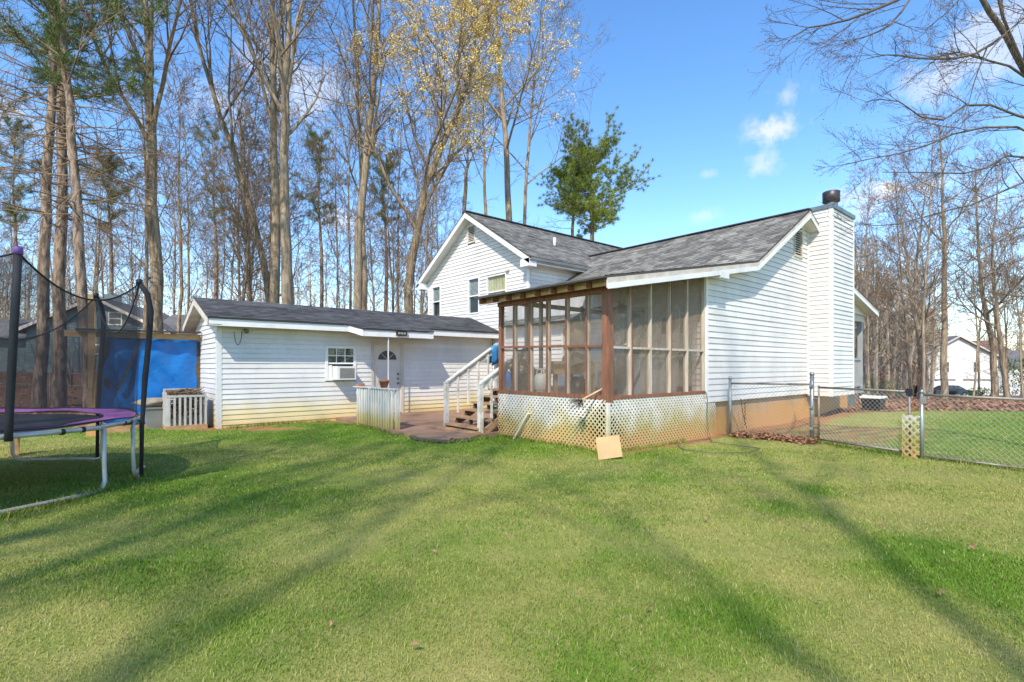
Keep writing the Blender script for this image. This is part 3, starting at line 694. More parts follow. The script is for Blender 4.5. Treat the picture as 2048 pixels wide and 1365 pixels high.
for a, b in zip(edges_r, edges_r[1:]):
    a += .02; b -= .02; zr = 1.84
    bx('mid_rail', (a, YG + .01, zr - .02), (b, YG + .06, zr + .02), 'stud_side', porch)
    mb = MB(); mb.grid(lambda u, v_: (a + (b - a) * u, YG + .055 + .006 * math.sin(u * 6), .99 + (zr - 1.01) * v_), 4, 2); mb.build('screen', 'screen', porch)
    mb = MB(); mb.grid(lambda u, v_: (a + (b - a) * u, YG + .055 + .006 * math.sin(u * 6 + 1), zr + .02 + (ftop(a + (b - a) * u) - zr - .02) * v_), 4, 4); mb.build('screen', 'screen', porch)
for x in (7.75, 8.2, 9.6): bx('post', (x, YF - .07, .95), (x + .07, YF, 3.0), 'stud_side', porch)
bx('mid_rail', (XP + .1, YF - .05, 1.84), (7.75, YF - .01, 1.88), 'stud_side', porch); bx('header', (XP + .09, YF - .07, 2.86), (XB, YF - .01, 2.96), 'stud_side', porch)
rt = lambda x: roof_z(x) - .035
ry = [YE + .06 + k * (8.9 - YE - .1) / 8 for k in range(9)]
for y in ry:
    mb = MB(); x0, x1 = 6.62, XB - .02
    mb.hexa([(x0, y - .02, rt(x0) - .12), (x1, y - .02, rt(x1) - .13), (x1, y + .02, rt(x1) - .13), (x0, y + .02, rt(x0) - .12), (x0, y - .02, rt(x0)), (x1, y - .02, rt(x1)), (x1, y + .02, rt(x1)), (x0, y + .02, rt(x0))])
    r_ = mb.build('rafter', 'red_wood', porch); 
for y0, y1 in zip(ry, ry[1:]): bx('blocking', (6.78, y0 + .024, rt(6.78) - .125), (6.805, y1 - .024, rt(6.78) - .012), 'rafter_end', porch)
mb = MB(); mb.hexa([(6.6, YE + .02, rt(6.6) - .02), (XB, YE + .02, rt(XB) - .012), (XB, 8.94, rt(XB) - .012), (6.6, 8.94, rt(6.6) - .012), (6.6, YE + .02, rt(6.6) - .002), (XB, YE + .02, rt(XB) - .002), (XB, 8.94, rt(XB) - .002), (6.6, 8.94, rt(6.6) - .002)]); mb.build('roof_deck', 'old_wood', porch)
def lattice(w, s0, s1, z0, z1, parent, mat='lattice_white', pitch=.098, width=.04, kind='stuff', name='lattice'):
    mb = MB(); H = z1 - z0; L = s1 - s0
    for fam in (0, 1):
        c = -H
        while c < L:
            # line s = s0 + c + t, z = z0 + t (family 0) or z1 - t (family 1)
            t0, t1 = max(0, -c), min(H, L - c); c += pitch
            if t1 - t0 < .02: continue
            cc = c - pitch
            p = (s0 + cc + t0, z0 + t0 if fam == 0 else z1 - t0); q = (s0 + cc + t1, z0 + t1 if fam == 0 else z1 - t1)
            o = .003 + .005 * fam; hw = width * .5 * 1.414
            pts = [(p[0] - hw, p[1]), (p[0] + hw, p[1]), (q[0] + hw, q[1]), (q[0] - hw, q[1])]
            pts = [(min(max(a, s0), s1), b) for a, b in pts]
            mb.hexa([w.pt(a, b, o) for a, b in pts] + [w.pt(a, b, o + .004) for a, b in pts])
    return mb.build(name, mat, parent, kind=kind)
l1 = lattice(pf, YG + .03, YF + .02, -.06, .93, porch); l2 = lattice(pr, XP + .03, 10.66, -.06, .72, porch)
lattice(pr, XP + .03, XB - .0, .72, .93, porch)
bx('lattice_corner', (XP - .022, YG - .022, -.06), (XP + .035, YG + .035, .88), 'lattice_white', porch)
mb = MB(); mb.box((XP + .25, YG + .3, -.2), (XB, YF, .5)); mb.build('crawl_shade_box', 'dark_void', porch)  # near-black solid box, painted as the shade under the porch

# ------------------------------------------------------------------ stairs up to the porch
st = thing('porch_stairs', 'weathered wooden stairs with white handrails climbing to the screened porch', 'stairs', (6.5, 8.8, .09))
nst = 6
for k in range(nst):
    x = 6.52 + .255 * k; z = .2 + .152 * k
    bx('tread', (x - .02, 8.83 if k else 8.78, z - .035), (x + .27, 10.06, z), 'tread_wood', st)
    for y in (8.9, 9.45, 9.98): bx('riser_block', (x + .03, y, z - .155), (x + .1, y + .05, z - .036), 'old_wood', st)
bx('bottom_step', (6.3, 8.72, .09), (6.56, 10.08, .125), 'tread_wood', st)
for y in (8.81, 10.08): 
    mb = MB(); mb.hexa([(6.55, y - .018, .087), (6.85, y - .018, .087), (8.1, y - .018, .80), (8.1, y - .018, .95), (6.55, y + .018, .087), (6.85, y + .018, .087), (8.1, y + .018, .80), (8.1, y + .018, .95)]); mb.build('stringer', 'tread_wood', st)
bx('landing', (8.0, 8.72, .90), (XB - .02, 10.12, .965), 'tread_wood', st)
for x, y in ((8.1, 9.98), (9.9, 9.98)): bx('landing_post', (x, y, -.1), (x + .09, y + .09, .9), 'stair_paint', st)
lt = lattice(Wall((8.04, 0, 0), (0, 1, 0), (-1, 0, 0)), 8.85, 10.05, .09, .88, st, pitch=.12, width=.04)
for y, x1, z1 in ((10.12, 8.1, 2.02), (8.80, 7.95, 1.92)):
    xa, za = 6.6, 1.12
    bx('newel_post', (xa - .05, y - .05, .087), (xa + .045, y + .045, za), 'stair_paint', st)
    bx('post_cap', (xa - .058, y - .058, za), (xa + .053, y + .053, za + .02), 'stair_paint', st)
    bx('newel_post', (x1 - .045, y - .045, .5), (x1 + .045, y + .045, z1 - .02), 'stair_paint', st)
    bm('handrail', (xa, y, za - .06), (x1 + .04, y, z1 - .02), .045, .14, 'stair_paint', st)
    bm('handrail_cap', (xa, y, za + .03), (x1 + .04, y, z1 + .07), .12, .03, 'stair_paint', st)
    for k in range(1, 5):
        x = xa + (x1 - xa) * k / 5; z = za + (z1 - za) * k / 5
        bx('baluster', (x - .02, y - .06, z - 1.0 + .12), (x + .02, y - .025, z - .03), 'stair_paint', st)
def cloth_strip(name, pts, w, mat, label, cat, wob=.02):
    """a hanging cloth: pts run over the top, w is its width vector"""
    w = V(w); mb = MB(); n = len(pts) - 1
    def f(u, v_):
        k = min(n - 1, int(u * n)); t = u * n - k; p = V(pts[k]).lerp(V(pts[k + 1]), t); return p + w * (v_ - .5) + V((math.sin(v_ * 9 + u * 5) * wob, math.cos(v_ * 8) * wob, math.sin(v_ * 7) * wob * .6))
    mb.grid(f, 14, 12); o = mb.build(name, mat, None, True); tag(o, label, cat); md = o.modifiers.new('thick', 'SOLIDIFY'); md.thickness = .006
    return o
cloth_strip('towel', [(8.02, 10.2, 1.62), (8.02, 10.19, 1.98), (8.03, 10.1, 2.06), (8.03, 10.03, 1.98), (8.03, 10.02, 1.6)], (.28, 0, .17), 'cloth_blue', 'blue towel hung over the top of the stair handrail', 'towel', .012)

# ------------------------------------------------------------------ the shed built against the wing
shed = thing('shed', 'long low white-sided shed with dark shingle roof, built against the house', 'shed', (XS, YS, 0))
SW = Wall((0, YS, 0), (1, 0, 0), (0, -1, 0))
def sspan(x0, y0, x1, y1):
    a, b = onY(x0, y0, YS), onY(x1, y1, YS); return (min(a.x, b.x), max(a.x, b.x), min(a.z, b.z), max(a.z, b.z))
sd = sspan(742, 829, 806.6, 686); sd = (sd[0], sd[1], .085, sd[3]); swi = sspan(650, 762, 711.7, 693)
ZSE, YSE, YSR, ZSR, XL = 2.68, 13.72, 15.5, 3.30, XS - .3
mb = MB(); mb.poly([SW.pt(x, z, -.06) for x, z in [(XS, -.2), (XT - .03, -.2), (XT - .03, 2.62), (XS, 2.62)]]); sfront = mb.build('front_wall', 'siding_shed', shed)
siding(SW, sfront, 'siding_shed', -.06, 2.56, lambda z: (XS + .09, XT - .04), [sd, swi])
sl = Wall((XS, 0, 0), (0, 1, 0), (-1, 0, 0)); szl = lambda y: ZSR - (ZSR - ZSE) / (YSR - YSE) * abs(y - YSR) - .1
mb = MB(); mb.poly([sl.pt(y, z, -.06) for y, z in [(YS, -.2), (16.85, -.2), (16.85, szl(16.85)), (YSR, szl(YSR)), (YS, szl(YS))]]); sleft = mb.build('end_wall', 'siding_shed', shed)
def slspan(z):
    h = (ZSR - .1 - z) / ((ZSR - ZSE) / (YSR - YSE)); return None if h < .05 else (max(YS + .09, YSR - h), min(16.85, YSR + h))
siding(sl, sleft, 'siding_shed', -.06, 3.15, slspan)
bx('corner_trim', (XS - .022, YS - .022, -.15), (XS + .09, YS + .09, 2.5), 'corner_trim', shed)
roof_plane('roof', shed, (XL, YSE - .04, ZSE - .011), (XT - .02, YSE - .04, ZSE - .011), (XT - .02, YSR, ZSR), (XL, YSR, ZSR), 'shingle_dark')
roof_plane('roof', shed, (XT - .02, 17.28, ZSE), (XL, 17.28, ZSE), (XL, YSR, ZSR), (XT - .02, YSR, ZSR), 'shingle_dark')
xb0, xb1, YB = onY(725, 660, 13.37).x, onY(867, 660, 13.37).x, 13.37
zb = ZSE - (ZSR - ZSE) / (YSR - YSE) * (YSE - YB)
bx('fascia', (XL + .02, YSE, ZSE - .21), (xb0 - .25, YSE + .03, ZSE - .045), 'trim_white', shed); bx('fascia', (xb1, YSE, ZSE - .21), (XT - .03, YSE + .03, ZSE - .045), 'trim_white', shed)
bx('soffit', (XL + .02, YSE + .03, ZSE - .2), (XT - .03, YS - .0, ZSE - .18), 'trim_dirty_shade', shed)
roof_plane('door_hood', shed, (xb0, YB - .04, zb - .006), (xb1, YB - .04, zb - .006), (xb1, YSE - .02, ZSE + .004), (xb0 - .28, YSE - .02, ZSE + .004), 'shingle_dark')
bx('fascia', (xb0, YB, zb - .215), (xb1, YB + .03, zb - .04), 'trim_white', shed)
mb = MB(); mb.hexa([(xb0 - .25, YSE, ZSE - .21), (xb0 - .22, YSE + .02, ZSE - .21), (xb0 + .03, YB + .03, zb - .215), (xb0, YB, zb - .215), (xb0 - .25, YSE, ZSE - .045), (xb0 - .22, YSE + .02, ZSE - .045), (xb0 + .03, YB + .03, zb - .04), (xb0, YB, zb - .04)]); mb.build('fascia', 'trim_white', shed)
bx('fascia', (xb1 - .03, YB + .03, zb - .215), (xb1, YSE, zb - .04), 'trim_white', shed)
bx('soffit', (xb0, YB + .03, zb - .2), (xb1 - .03, YSE + .02, zb - .18), 'trim_dirty_shade', shed)
for y0 in (YSE, 17.28):
    mb = MB(); h = .2; mb.hexa([(XL, y0, ZSE - h), (XL + .03, y0, ZSE - h), (XL + .03, YSR, ZSR - h), (XL, YSR, ZSR - h), (XL, y0, ZSE - .032), (XL + .03, y0, ZSE - .032), (XL + .03, YSR, ZSR - .032), (XL, YSR, ZSR - .032)]); mb.build('rake_board', 'trim_dirty_shade', shed)  # white board in shadow: shade painted in with grey-brown trim
    mb = MB(); mb.hexa([(XL + .03, y0, ZSE - .19), (XS, y0, ZSE - .19), (XS, YSR, ZSR - .19), (XL + .03, YSR, ZSR - .19), (XL + .03, y0, ZSE - .175), (XS, y0, ZSE - .175), (XS, YSR, ZSR - .175), (XL + .03, YSR, ZSR - .175)]); mb.build('rake_soffit', 'trim_dirty_shade', shed)
# door with half-round light
fr = MB(); t = .085
for a in ((sd[0], sd[0] + t, .085, sd[3]), (sd[1] - t, sd[1], .085, sd[3]), (sd[0] + t, sd[1] - t, sd[3] - t, sd[3])): SW.box(fr, *a, -.05, .035)
fr.build('door_frame', 'door_trim', shed)
d0, d1, dz = sd[0] + t, sd[1] - t, sd[3] - t
mb = MB(); SW.box(mb, d0, d1, .11, dz, -.045, -.01); sdoor = mb.build('door', 'door_paint', shed)
mb = MB(); SW.box(mb, d0, d1, .085, .11, -.05, .05); mb.build('threshold', 'brass', sdoor)
dm = (d0 + d1) / 2; rz = dz - .44
mb = MB(); n = 18; pts = [SW.pt(dm + .3 * math.cos(math.pi * k / n), rz + .27 * math.sin(math.pi * k / n), -.004) for k in range(n + 1)]; mb.poly(pts); mb.build('fanlight', 'fan_glass', sdoor)
mb = MB(); mb.tube([SW.pt(dm + .315 * math.cos(math.pi * k / n), rz + .285 * math.sin(math.pi * k / n), -.004) for k in range(n + 1)] , .014, 6); mb.tube([SW.pt(dm - .32, rz - .01, -.004), SW.pt(dm + .32, rz - .01, -.004)], .014, 6); mb.build('fanlight_frame', 'door_paint', sdoor)
for k in (1, 2, 3):
    a = math.pi * k / 4; mb = MB(); mb.beam(SW.pt(dm, rz, .0), SW.pt(dm + .3 * math.cos(a), rz + .27 * math.sin(a), .0), .012, .006, (0, -1, 0)); mb.build('muntin', 'door_paint', sdoor)
pw = (d1 - d0)
for a, b, c, d in ((.14, .44, .25, .85), (.56, .86, .25, .85), (.14, .44, 1.0, 1.45), (.56, .86, 1.0, 1.45)):
    mb = MB(); x0, x1 = d0 + pw * a, d0 + pw * b
    for q in ((x0, x0 + .025, c, d), (x1 - .025, x1, c, d), (x0 + .025, x1 - .025, d - .025, d), (x0 + .025, x1 - .025, c, c + .025)): SW.box(mb, *q, -.012, .002)
    mb.build('raised_panel', 'door_paint', sdoor)
for z, r in ((1.28, .032), (1.14, .03), (1.0, .036)):
    mb = MB(); p = SW.pt(d1 - .09, z, -.01); mb.tube([p, p + V((0, -.03, 0)), p + V((0, -.05, 0))], [r, r, r * .7], 12); mb.build('lock' if z > 1.05 else 'door_knob', 'brass', sdoor, True)
window(SW, shed, *swi, mid=onY(680, 727, YS).z, trim=.075, muntin=(3, [onY(680, 712, YS).z]), fill='blind', glass='glass_green', fill_z=(onY(680, 727, YS).z, swi[3] - .08))
lp = onY(776, 700, YB + .08); bx('support_pole', (lp.x - .012, YB + .05, .085), (lp.x + .012, YB + .074, zb - .19), 'trim_white', shed)
fl = onY(802, 667, YB); mb = MB(); mb.box((fl.x - .16, YB - .07, fl.z - .07), (fl.x + .16, YB - .001, fl.z + .08)); fx = mb.build('light_fixture', 'black_metal', shed)
for k in range(3): bx('lamp_lens', (fl.x - .13 + k * .09, YB - .078, fl.z - .035), (fl.x - .06 + k * .09, YB - .071, fl.z + .02), 'ac_grille', fx)
q = onY(489, 660, YS - .05); mb = MB(); mb.tube([q, q + V((.02, -.06, -.02)), q + V((.03, -.1, -.05))], [.03, .045, .055], 10); sf = mb.build('flood_lamp', 'brass', shed, True)
c0 = onY(468, 664, YS - .03); c1 = onY(484, 662, YS - .03); mb = MB(); mb.tube([c0.lerp(c1, k / 12) + V((0, -.01, -.34 * (1 - (k / 6 - 1) ** 2) ** .7)) for k in range(13)], .006, 5); mb.build('hanging_wire', 'black_metal', shed)
ac = sspan(664, 759.5, 701, 733); acl = thing('air_conditioner', 'white window air conditioner with beige grille sticking out of the shed window', 'air conditioner', (ac[0], YS, ac[2]))
mb = MB(); SW.box(mb, ac[0] + .0, ac[1], ac[2], ac[3], .037, .38); mb.build('case', 'ac_white', acl)
mb = MB(); SW.box(mb, ac[0] + .07, ac[1] - .05, ac[2] + .04, ac[3] - .05, .381, .386); gr = mb.build('grille', 'ac_grille', acl)
for k in range(9):
    z = ac[2] + .06 + k * (ac[3] - ac[2] - .13) / 8; mb = MB(); SW.box(mb, ac[0] + .07, ac[1] - .05, z, z + .012, .387, .393); mb.build('grille_fin', 'ac_grille', gr)
mb = MB(); SW.box(mb, swi[0] + .08, ac[0] - .004, ac[2] + .02, ac[3] + .03, -.002, .02); mb.build('side_panel', 'ac_white', acl)

# picket fence beside the patio
pfn = thing('picket_fence', 'short peeling white picket railing stained green at its foot beside the patio', 'fence', (5.5, 10.5, 0))
yy = 10.55; k = 0
while yy < 12.5:
    h = .97 + RNG.uniform(-.02, .02); lean = RNG.uniform(-.012, .012); mb = MB()
    x = 5.45 + RNG.uniform(-.012, .008)
    mb.hexa([(x, yy, -.05), (x + .03, yy, -.05), (x + .03, yy + .08, -.05), (x, yy + .08, -.05), (x, yy + lean, h), (x + .03, yy + lean, h), (x + .03, yy + .08 + lean, h), (x, yy + .08 + lean, h)]); mb.build('picket', 'fence_picket', pfn)
    yy += RNG.uniform(.122, .142); k += 1
for z in (.25, .8): bx('rail', (5.49, 10.53, z), (5.53, 12.6, z + .09), 'fence_picket', pfn)
bx('cap_rail', (5.42, 10.45, .985), (5.56, 12.65, 1.01), 'fence_picket', pfn); bx('end_post', (5.5, 10.46, -.1), (5.59, 10.55, .98), 'fence_picket', pfn)
mb = MB(); q = V((5.5, 11.06, 1.012)); mb.lathe(q, [(.075, 0), (.11, .14), (.118, .14), (.118, .175), (.1, .175), (.095, .13)], 16); tag(mb.build('flower_pot', 'terracotta', None, True), 'small terracotta flower pot on the picket railing in front of the shed door', 'flower pot')
mb = MB(); mb.hexa([(5.43, 12.2, 1.012), (5.56, 12.22, 1.012), (5.55, 12.55, 1.012), (5.42, 12.52, 1.012), (5.44, 12.22, 1.06), (5.55, 12.23, 1.09), (5.54, 12.53, 1.07), (5.43, 12.51, 1.05)]); tag(mb.build('brick', 'brick_red'), 'chipped red and black brick lying on the picket railing by the shed window', 'brick')

# ------------------------------------------------------------------ things standing in the porch
FZ = .952
def blob(mb, c, rx, ry, h, seed, sides=18, rows=12, neck=True, amp=.16):
    rr = random.Random(seed); ph = [rr.uniform(0, 6.28) for _ in range(6)]
    n0 = len(mb.v); c = V(c)
    for i in range(rows + 1):
        t = i / rows
        prof = math.sin(math.pi * min(1, (t * .86 + .1))) ** .55
        if neck and t > .78: prof *= 1 - .75 * math.sin((t - .78) / .22 * math.pi / 1.6) ** 1
        for j in range(sides):
            a = 2 * math.pi * j / sides
            w = 1 + amp * (math.sin(3 * a + ph[0] + t * 4) * .5 + math.sin(5 * a + ph[1] - t * 7) * .35 + math.sin(9 * a + ph[2]) * .2)
            mb.v.append((c.x + math.cos(a) * rx * prof * w, c.y + math.sin(a) * ry * prof * w, c.z + h * t))
    for i in range(rows):
        for j in range(sides): a = n0 + i * sides + j; b = n0 + i * sides + (j + 1) % sides; mb.face(a, b, b + sides, a + sides)
    mb.face(*reversed(range(n0, n0 + sides))); mb.face(*range(n0 + rows * sides, n0 + (rows + 1) * sides)); return mb
q = onX(1042, 770, 7.4); tag(blob(MB(), (7.42, q.y, FZ), .25, .27, .8, 3).build('garbage_bag', 'trash_black', None, True), 'tall full black garbage bag behind the porch screen nearest the stairs', 'garbage bag')
q = onX(1070, 770, 7.75); tag(blob(MB(), (7.85, q.y + .25, FZ), .28, .26, .6, 9).build('garbage_bag', 'trash_black', None, True), 'lower black garbage bag slumped behind the white propane tank', 'garbage bag')
q = onX(1155, 780, 7.4); tag(blob(MB(), (7.38, q.y, FZ), .2, .24, .36, 14, neck=False).build('garbage_bag', 'trash_black', None, True), 'small knotted black bag under the wooden bench in the porch', 'garbage bag')
q = onX(1016, 760, 7.3); tag(blob(MB(), (7.28, q.y, FZ), .13, .14, .5, 5).build('laundry_bag', 'bag_blue', None, True), 'bright blue bag at the stair end of the screened porch', 'bag')
pt = onX(1083, 770, 7.3); tk = thing('propane_tank', 'white propane gas tank standing in the screened porch', 'gas tank', (7.3, pt.y, FZ))
MB().lathe((7.3, pt.y, FZ), [(.11, 0), (.11, .03), (.09, .03), (.12, .06), (.155, .1), (.155, .33), (.12, .39), (.04, .42)], 20).build('tank', 'tank_white', tk, True)
MB().lathe((7.3, pt.y, FZ), [(.03, .415), (.03, .47), (.045, .475), (.045, .5)], 10).build('valve', 'brass', tk, True)
mb = MB(); mb.tube([(7.3 + .1 * math.cos(a), pt.y + .1 * math.sin(a), FZ + .5) for a in [k * .4 for k in range(14)]], .012, 6)
for a in (0, 2, 4): mb.beam((7.3 + .1 * math.cos(a), pt.y + .1 * math.sin(a), FZ + .38), (7.3 + .1 * math.cos(a), pt.y + .1 * math.sin(a), FZ + .5), .03, .01)
mb.build('collar', 'tank_white', tk)
by0, by1 = sorted((onX(1100, 750, 7.35).y, onX(1184, 750, 7.35).y)); bn = thing('work_bench', 'rough wooden bench with a wide front board inside the screened porch', 'bench', (7.6, by0, FZ))
bx('front_board', (7.33, by0, FZ + .40), (7.37, by1, FZ + .66), 'raw_wood', bn); bx('top', (7.38, by0, FZ + .60), (7.95, by1, FZ + .64), 'raw_wood', bn)
for x in (7.40, 7.86):
    for y in (by0 + .03, by1 - .1): bx('leg', (x, y, FZ), (x + .07, y + .07, FZ + .60), 'raw_wood', bn)
bx('end_upright', (7.30, by1 - .06, FZ + .3), (7.33, by1, FZ + .86), 'raw_wood', bn)
cb = thing('cabinet', 'dark red-brown cabinet against the house wall in the porch', 'cabinet', (9.7, 6.8, FZ))
bx('body', (9.45, 5.95, FZ), (10.16, 6.98, FZ + .72), 'brown_cabinet', cb); bx('top', (9.42, 5.92, FZ + .721), (10.16, 7.0, FZ + .76), 'old_wood', cb)
for y in (5.98, 6.5): bx('door', (9.43, y, FZ + .05), (9.449, y + .46, FZ + .68), 'brown_cabinet', cb)
x0, x1 = onY(1270, 750, YG + .4).x, onY(1338, 750, YG + .4).x; fz = thing('chest_freezer', 'blue-grey chest freezer behind the right-hand porch screens', 'freezer', (x0, YG + .25, FZ))
bx('body', (x0, YG + .22, FZ), (x1, YG + .85, FZ + .72), 'freezer', fz); bx('lid', (x0 - .015, YG + .2, FZ + .725), (x1 + .015, YG + .87, FZ + .80), 'freezer_lid', fz)
for k in range(2): bx('hinge', (x0 + .1 + k * .5, YG + .85, FZ + .66), (x0 + .2 + k * .5, YG + .89, FZ + .79), 'galv', fz)
bt = onY(1312, 690, YG + .4); bo = thing('detergent_bottle', 'purple and white bottle standing on the chest freezer', 'bottle', (bt.x, YG + .4, FZ + .802))
MB().lathe((bt.x, YG + .4, FZ + .802), [(.06, 0), (.07, .02), (.07, .16), (.03, .22), (.025, .24)], 14).build('bottle_body', 'rag_white', bo, True); MB().lathe((bt.x, YG + .4, FZ + .802), [(.03, .24), (.03, .29)], 10).build('cap', 'purple_cap', bo); MB().lathe((bt.x, YG + .4, FZ + .802), [(.0715, .06), (.0715, .13)], 14).build('label_band', 'purple_cap', bo)
x0 = onY(1356, 760, YG + .35).x; tag(blob(MB(), (x0, YG + .38, FZ), .2, .2, .82, 22).build('garbage_bag', 'trash_black', None, True), 'shiny black garbage bag behind the last right-hand porch screens', 'garbage bag')
tag(blob(MB(), (XP + .55, YG + .45, FZ), .17, .17, .75, 31, neck=False).build('storage_sack', 'rag_tan', None, True), 'tan sack standing just inside the porch corner post', 'sack')
# clear film hung inside the right-hand screens
def film(name, xs, zt, zb, label, seed):
    rr = random.Random(seed); ph = [rr.uniform(0, 6) for _ in range(4)]
    mb = MB(); mb.grid(lambda u, v_: (xs[0] + (xs[1] - xs[0]) * u, YG + .14 + .035 * math.sin(u * 22 + ph[0] + v_ * 2) + .02 * math.sin(u * 47 + ph[1]) + .03 * v_, zt(u) + (zb - zt(u)) * v_), 40, 12)
    tag(mb.build(name, 'film', None, True), label, 'plastic sheet')
film('plastic_sheet', (rs[1] - .1, rs[2] + .5), lambda u: 2.2 + .5 * u, 1.02, 'cloudy plastic sheet hung behind the middle of the right-hand porch screens', 4)
film('plastic_sheet', (rs[3] - .25, XB - .1), lambda u: 2.75, 1.1, 'crumpled plastic sheet hung at the house end of the porch screens', 8)
film('plastic_sheet', (XP + .2, rs[0] + .5), lambda u: 2.45 - .5 * math.sin(u * 3.1), 1.9, 'sagging plastic sheet behind the screens next to the porch corner post', 12)
mb = MB(); mb.grid(lambda u, v_: (7.16 + .02 * math.sin(u * 9), 6.35 + .45 * u * (1 - v_ * .1), 2.35 - .75 * v_ - .1 * u * v_), 12, 8); tag(mb.build('hanging_cloth', 'rag_tan', None, True), 'tan cloth hung behind the front porch screens above the bench', 'cloth')
fn = V((8.5, 6.55, 0)); fan = thing('ceiling_fan', 'ceiling fan with brown blades under the porch roof', 'ceiling fan', (fn.x, fn.y, 2.6))
MB().tube([(fn.x, fn.y, 2.75), (fn.x, fn.y, 3.3)], .015, 8).build('rod', 'brass', fan); MB().lathe((fn.x, fn.y, 2.6), [(.06, 0), (.11, .04), (.11, .13), (.05, .17)], 16).build('motor', 'brass', fan, True)
for k in range(5):
    a = k * 1.2566 + .3; d = V((math.cos(a), math.sin(a), 0)); p = V((fn.x, fn.y, 2.68)); mb = MB(); mb.beam(p + d * .12, p + d * .62, .13, .012, (.1 * d.y, -.1 * d.x, 1)); mb.build('blade', 'old_wood', fan)
MB().lathe((fn.x, fn.y, 2.47), [(.03, 0), (.09, .05), (.09, .1), (.04, .13)], 14).build('lamp_shade', 'rag_white', fan, True)

# ------------------------------------------------------------------ small things by the porch
cbd = thing('cardboard_sheet', 'square sheet of brown cardboard leaning on the lattice at the porch corner', 'cardboard', onG(1220, 918))
a_, b_, c_, d_ = P(1197, 921, 8.34), P(1245, 914, 8.42), P(1238, 871, 8.62), P(1191, 876, 8.60); nn = (b_ - a_).cross(d_ - a_).normalized() * .006
mb = MB(); mb.hexa([a_, b_, c_, d_, a_ + nn, b_ + nn, c_ + nn, d_ + nn]); mb.build('sheet', 'cardboard', cbd)
mb = MB(); p0 = onG(1029, 879, .0); p1 = onX(1058, 827, XP - .05); mb.beam(p0, p1, .075, .03, (0, 1, 0)); tag(mb.build('plank', 'cream_paint'), 'white painted board leaning on the lattice under the porch', 'board')
brm = thing('broom', 'old broom poking out through the porch screen by the corner post', 'broom', onX(1206, 779, XP - .02))
p0, p1 = onX(1216, 772, XP + .12), onX(1164, 800, XP - .3); MB().tube([p0, p1], .016, 8).build('handle', 'rafter_end', brm)
mb = MB(); dd = (p1 - p0).normalized()
for k in range(60): s_ = V((RNG.uniform(-1, 1), RNG.uniform(-1, 1), RNG.uniform(-1, .6))) * .06; mb.tube([p1 + s_ * .2, p1 + dd * .06 + s_, p1 + dd * .1 + s_ * 2.0], .004, 3, False)
mb.build('bristles', 'old_wood', brm, kind='stuff')
hp = [onY(1408, 783, YG - .03), onY(1413, 786, YG - .06), onY(1415, 800, YG - .07), onY(1414, 830, YG - .08), onY(1417, 862, YG - .1)] + [onG(a, b, .03) for a, b in ((1424, 884), (1450, 888), (1490, 893), (1520, 897), (1500, 905), (1420, 906), (1365, 899), (1355, 888), (1385, 882), (1420, 878))]
tag(MB().tube(hp, .008, 7).build('garden_hose', 'hose_green', None, True), 'thin green hose hanging down the lattice and looping over the grass', 'hose')

# ------------------------------------------------------------------ chain-link fence and gate
def chain(mb, a, b, z0, z1, pitch=.078, r=.0021):
    a = V((a[0], a[1], 0)); b = V((b[0], b[1], 0)); L = (b - a).length; d = (b - a) / L; H = z1 - z0
    def pt(s, z): q = a + d * s; return V((q.x, q.y, z + z0 + gzf(q.x, q.y)))
    for fam in (0, 1):
        c = -H
        while c < L:
            t0, t1 = max(0, -c), min(H, L - c)
            if t1 - t0 > .02:
                mb.tube([pt(c + t0, t0 if fam == 0 else H - t0), pt(c + t1, t1 if fam == 0 else H - t1)], r, 3, False)
            c += pitch
cf1 = thing('chain_link_fence', 'galvanised chain-link fence section between the house foundation and the gate', 'fence', (*FENCE[0], gzf(*FENCE[0])))
def post(parent, p, h, r, name='post'):
    z = gzf(*p); mb = MB(); mb.tube([(p[0], p[1], z - .2), (p[0], p[1], z + h)], r, 12); mb.lathe((p[0], p[1], z + h), [(r * 1.15, -.02), (r * 1.15, .015), (r * .6, .045)], 12); return mb.build(name, 'galv', parent, True)
post(cf1, FENCE[0], 1.24, .03); post(cf1, FENCE[1], 1.33, .04)
def rail(parent, a, b, h, r=.02, mat='galv_rust', name='top_rail'):
    za, zb_ = gzf(*a) + h, gzf(*b) + h; return MB().tube([(a[0], a[1], za), (b[0], b[1], zb_)], r, 8).build(name, mat, parent, True)
rail(cf1, FENCE[0], FENCE[1], 1.13)
mb = MB(); chain(mb, FENCE[0], FENCE[1], .03, 1.12); mb.build('chain_link', 'chain_wire', cf1, kind='stuff')
for k in range(3): z = gzf(*FENCE[1]) + .25 + k * .42; MB().tube([(FENCE[1][0] - .01, FENCE[1][1] + .06 * (j - .5), z) for j in (0, 1)], .05, 10).build('band', 'galv', cf1)
dirf = (V(FENCE[2]) - V(FENCE[1])).normalized(); g0 = tuple(V(FENCE[1]) + dirf * .14); g1 = tuple(V(FENCE[2]) - dirf * .02)
gt = thing('chain_link_gate', 'chain-link gate with rusty pipe frame between the two fence runs', 'gate', (*g0, gzf(*g0)))
for g in (g0, g1): MB().tube([(g[0], g[1], gzf(*g) + .06), (g[0], g[1], gzf(*g) + 1.12)], .02, 8).build('frame_upright', 'galv_rust', gt, True)
rail(gt, g0, g1, 1.08, name='frame_top'); rail(gt, g0, g1, .08, name='frame_bottom')
mb = MB(); chain(mb, g0, g1, .1, 1.07); mb.build('chain_link', 'chain_wire', gt, kind='stuff')
for h in (.3, .85): z = gzf(*g0) + h; MB().tube([(g0[0], g0[1], z), (*FENCE[1], z)], .022, 8).build('hinge', 'galv_rust', gt)
bx('latch', (g1[0] - .035, g1[1] - .05, 1.02), (g1[0] + .035, g1[1] + .04, 1.14), 'black_metal', gt)
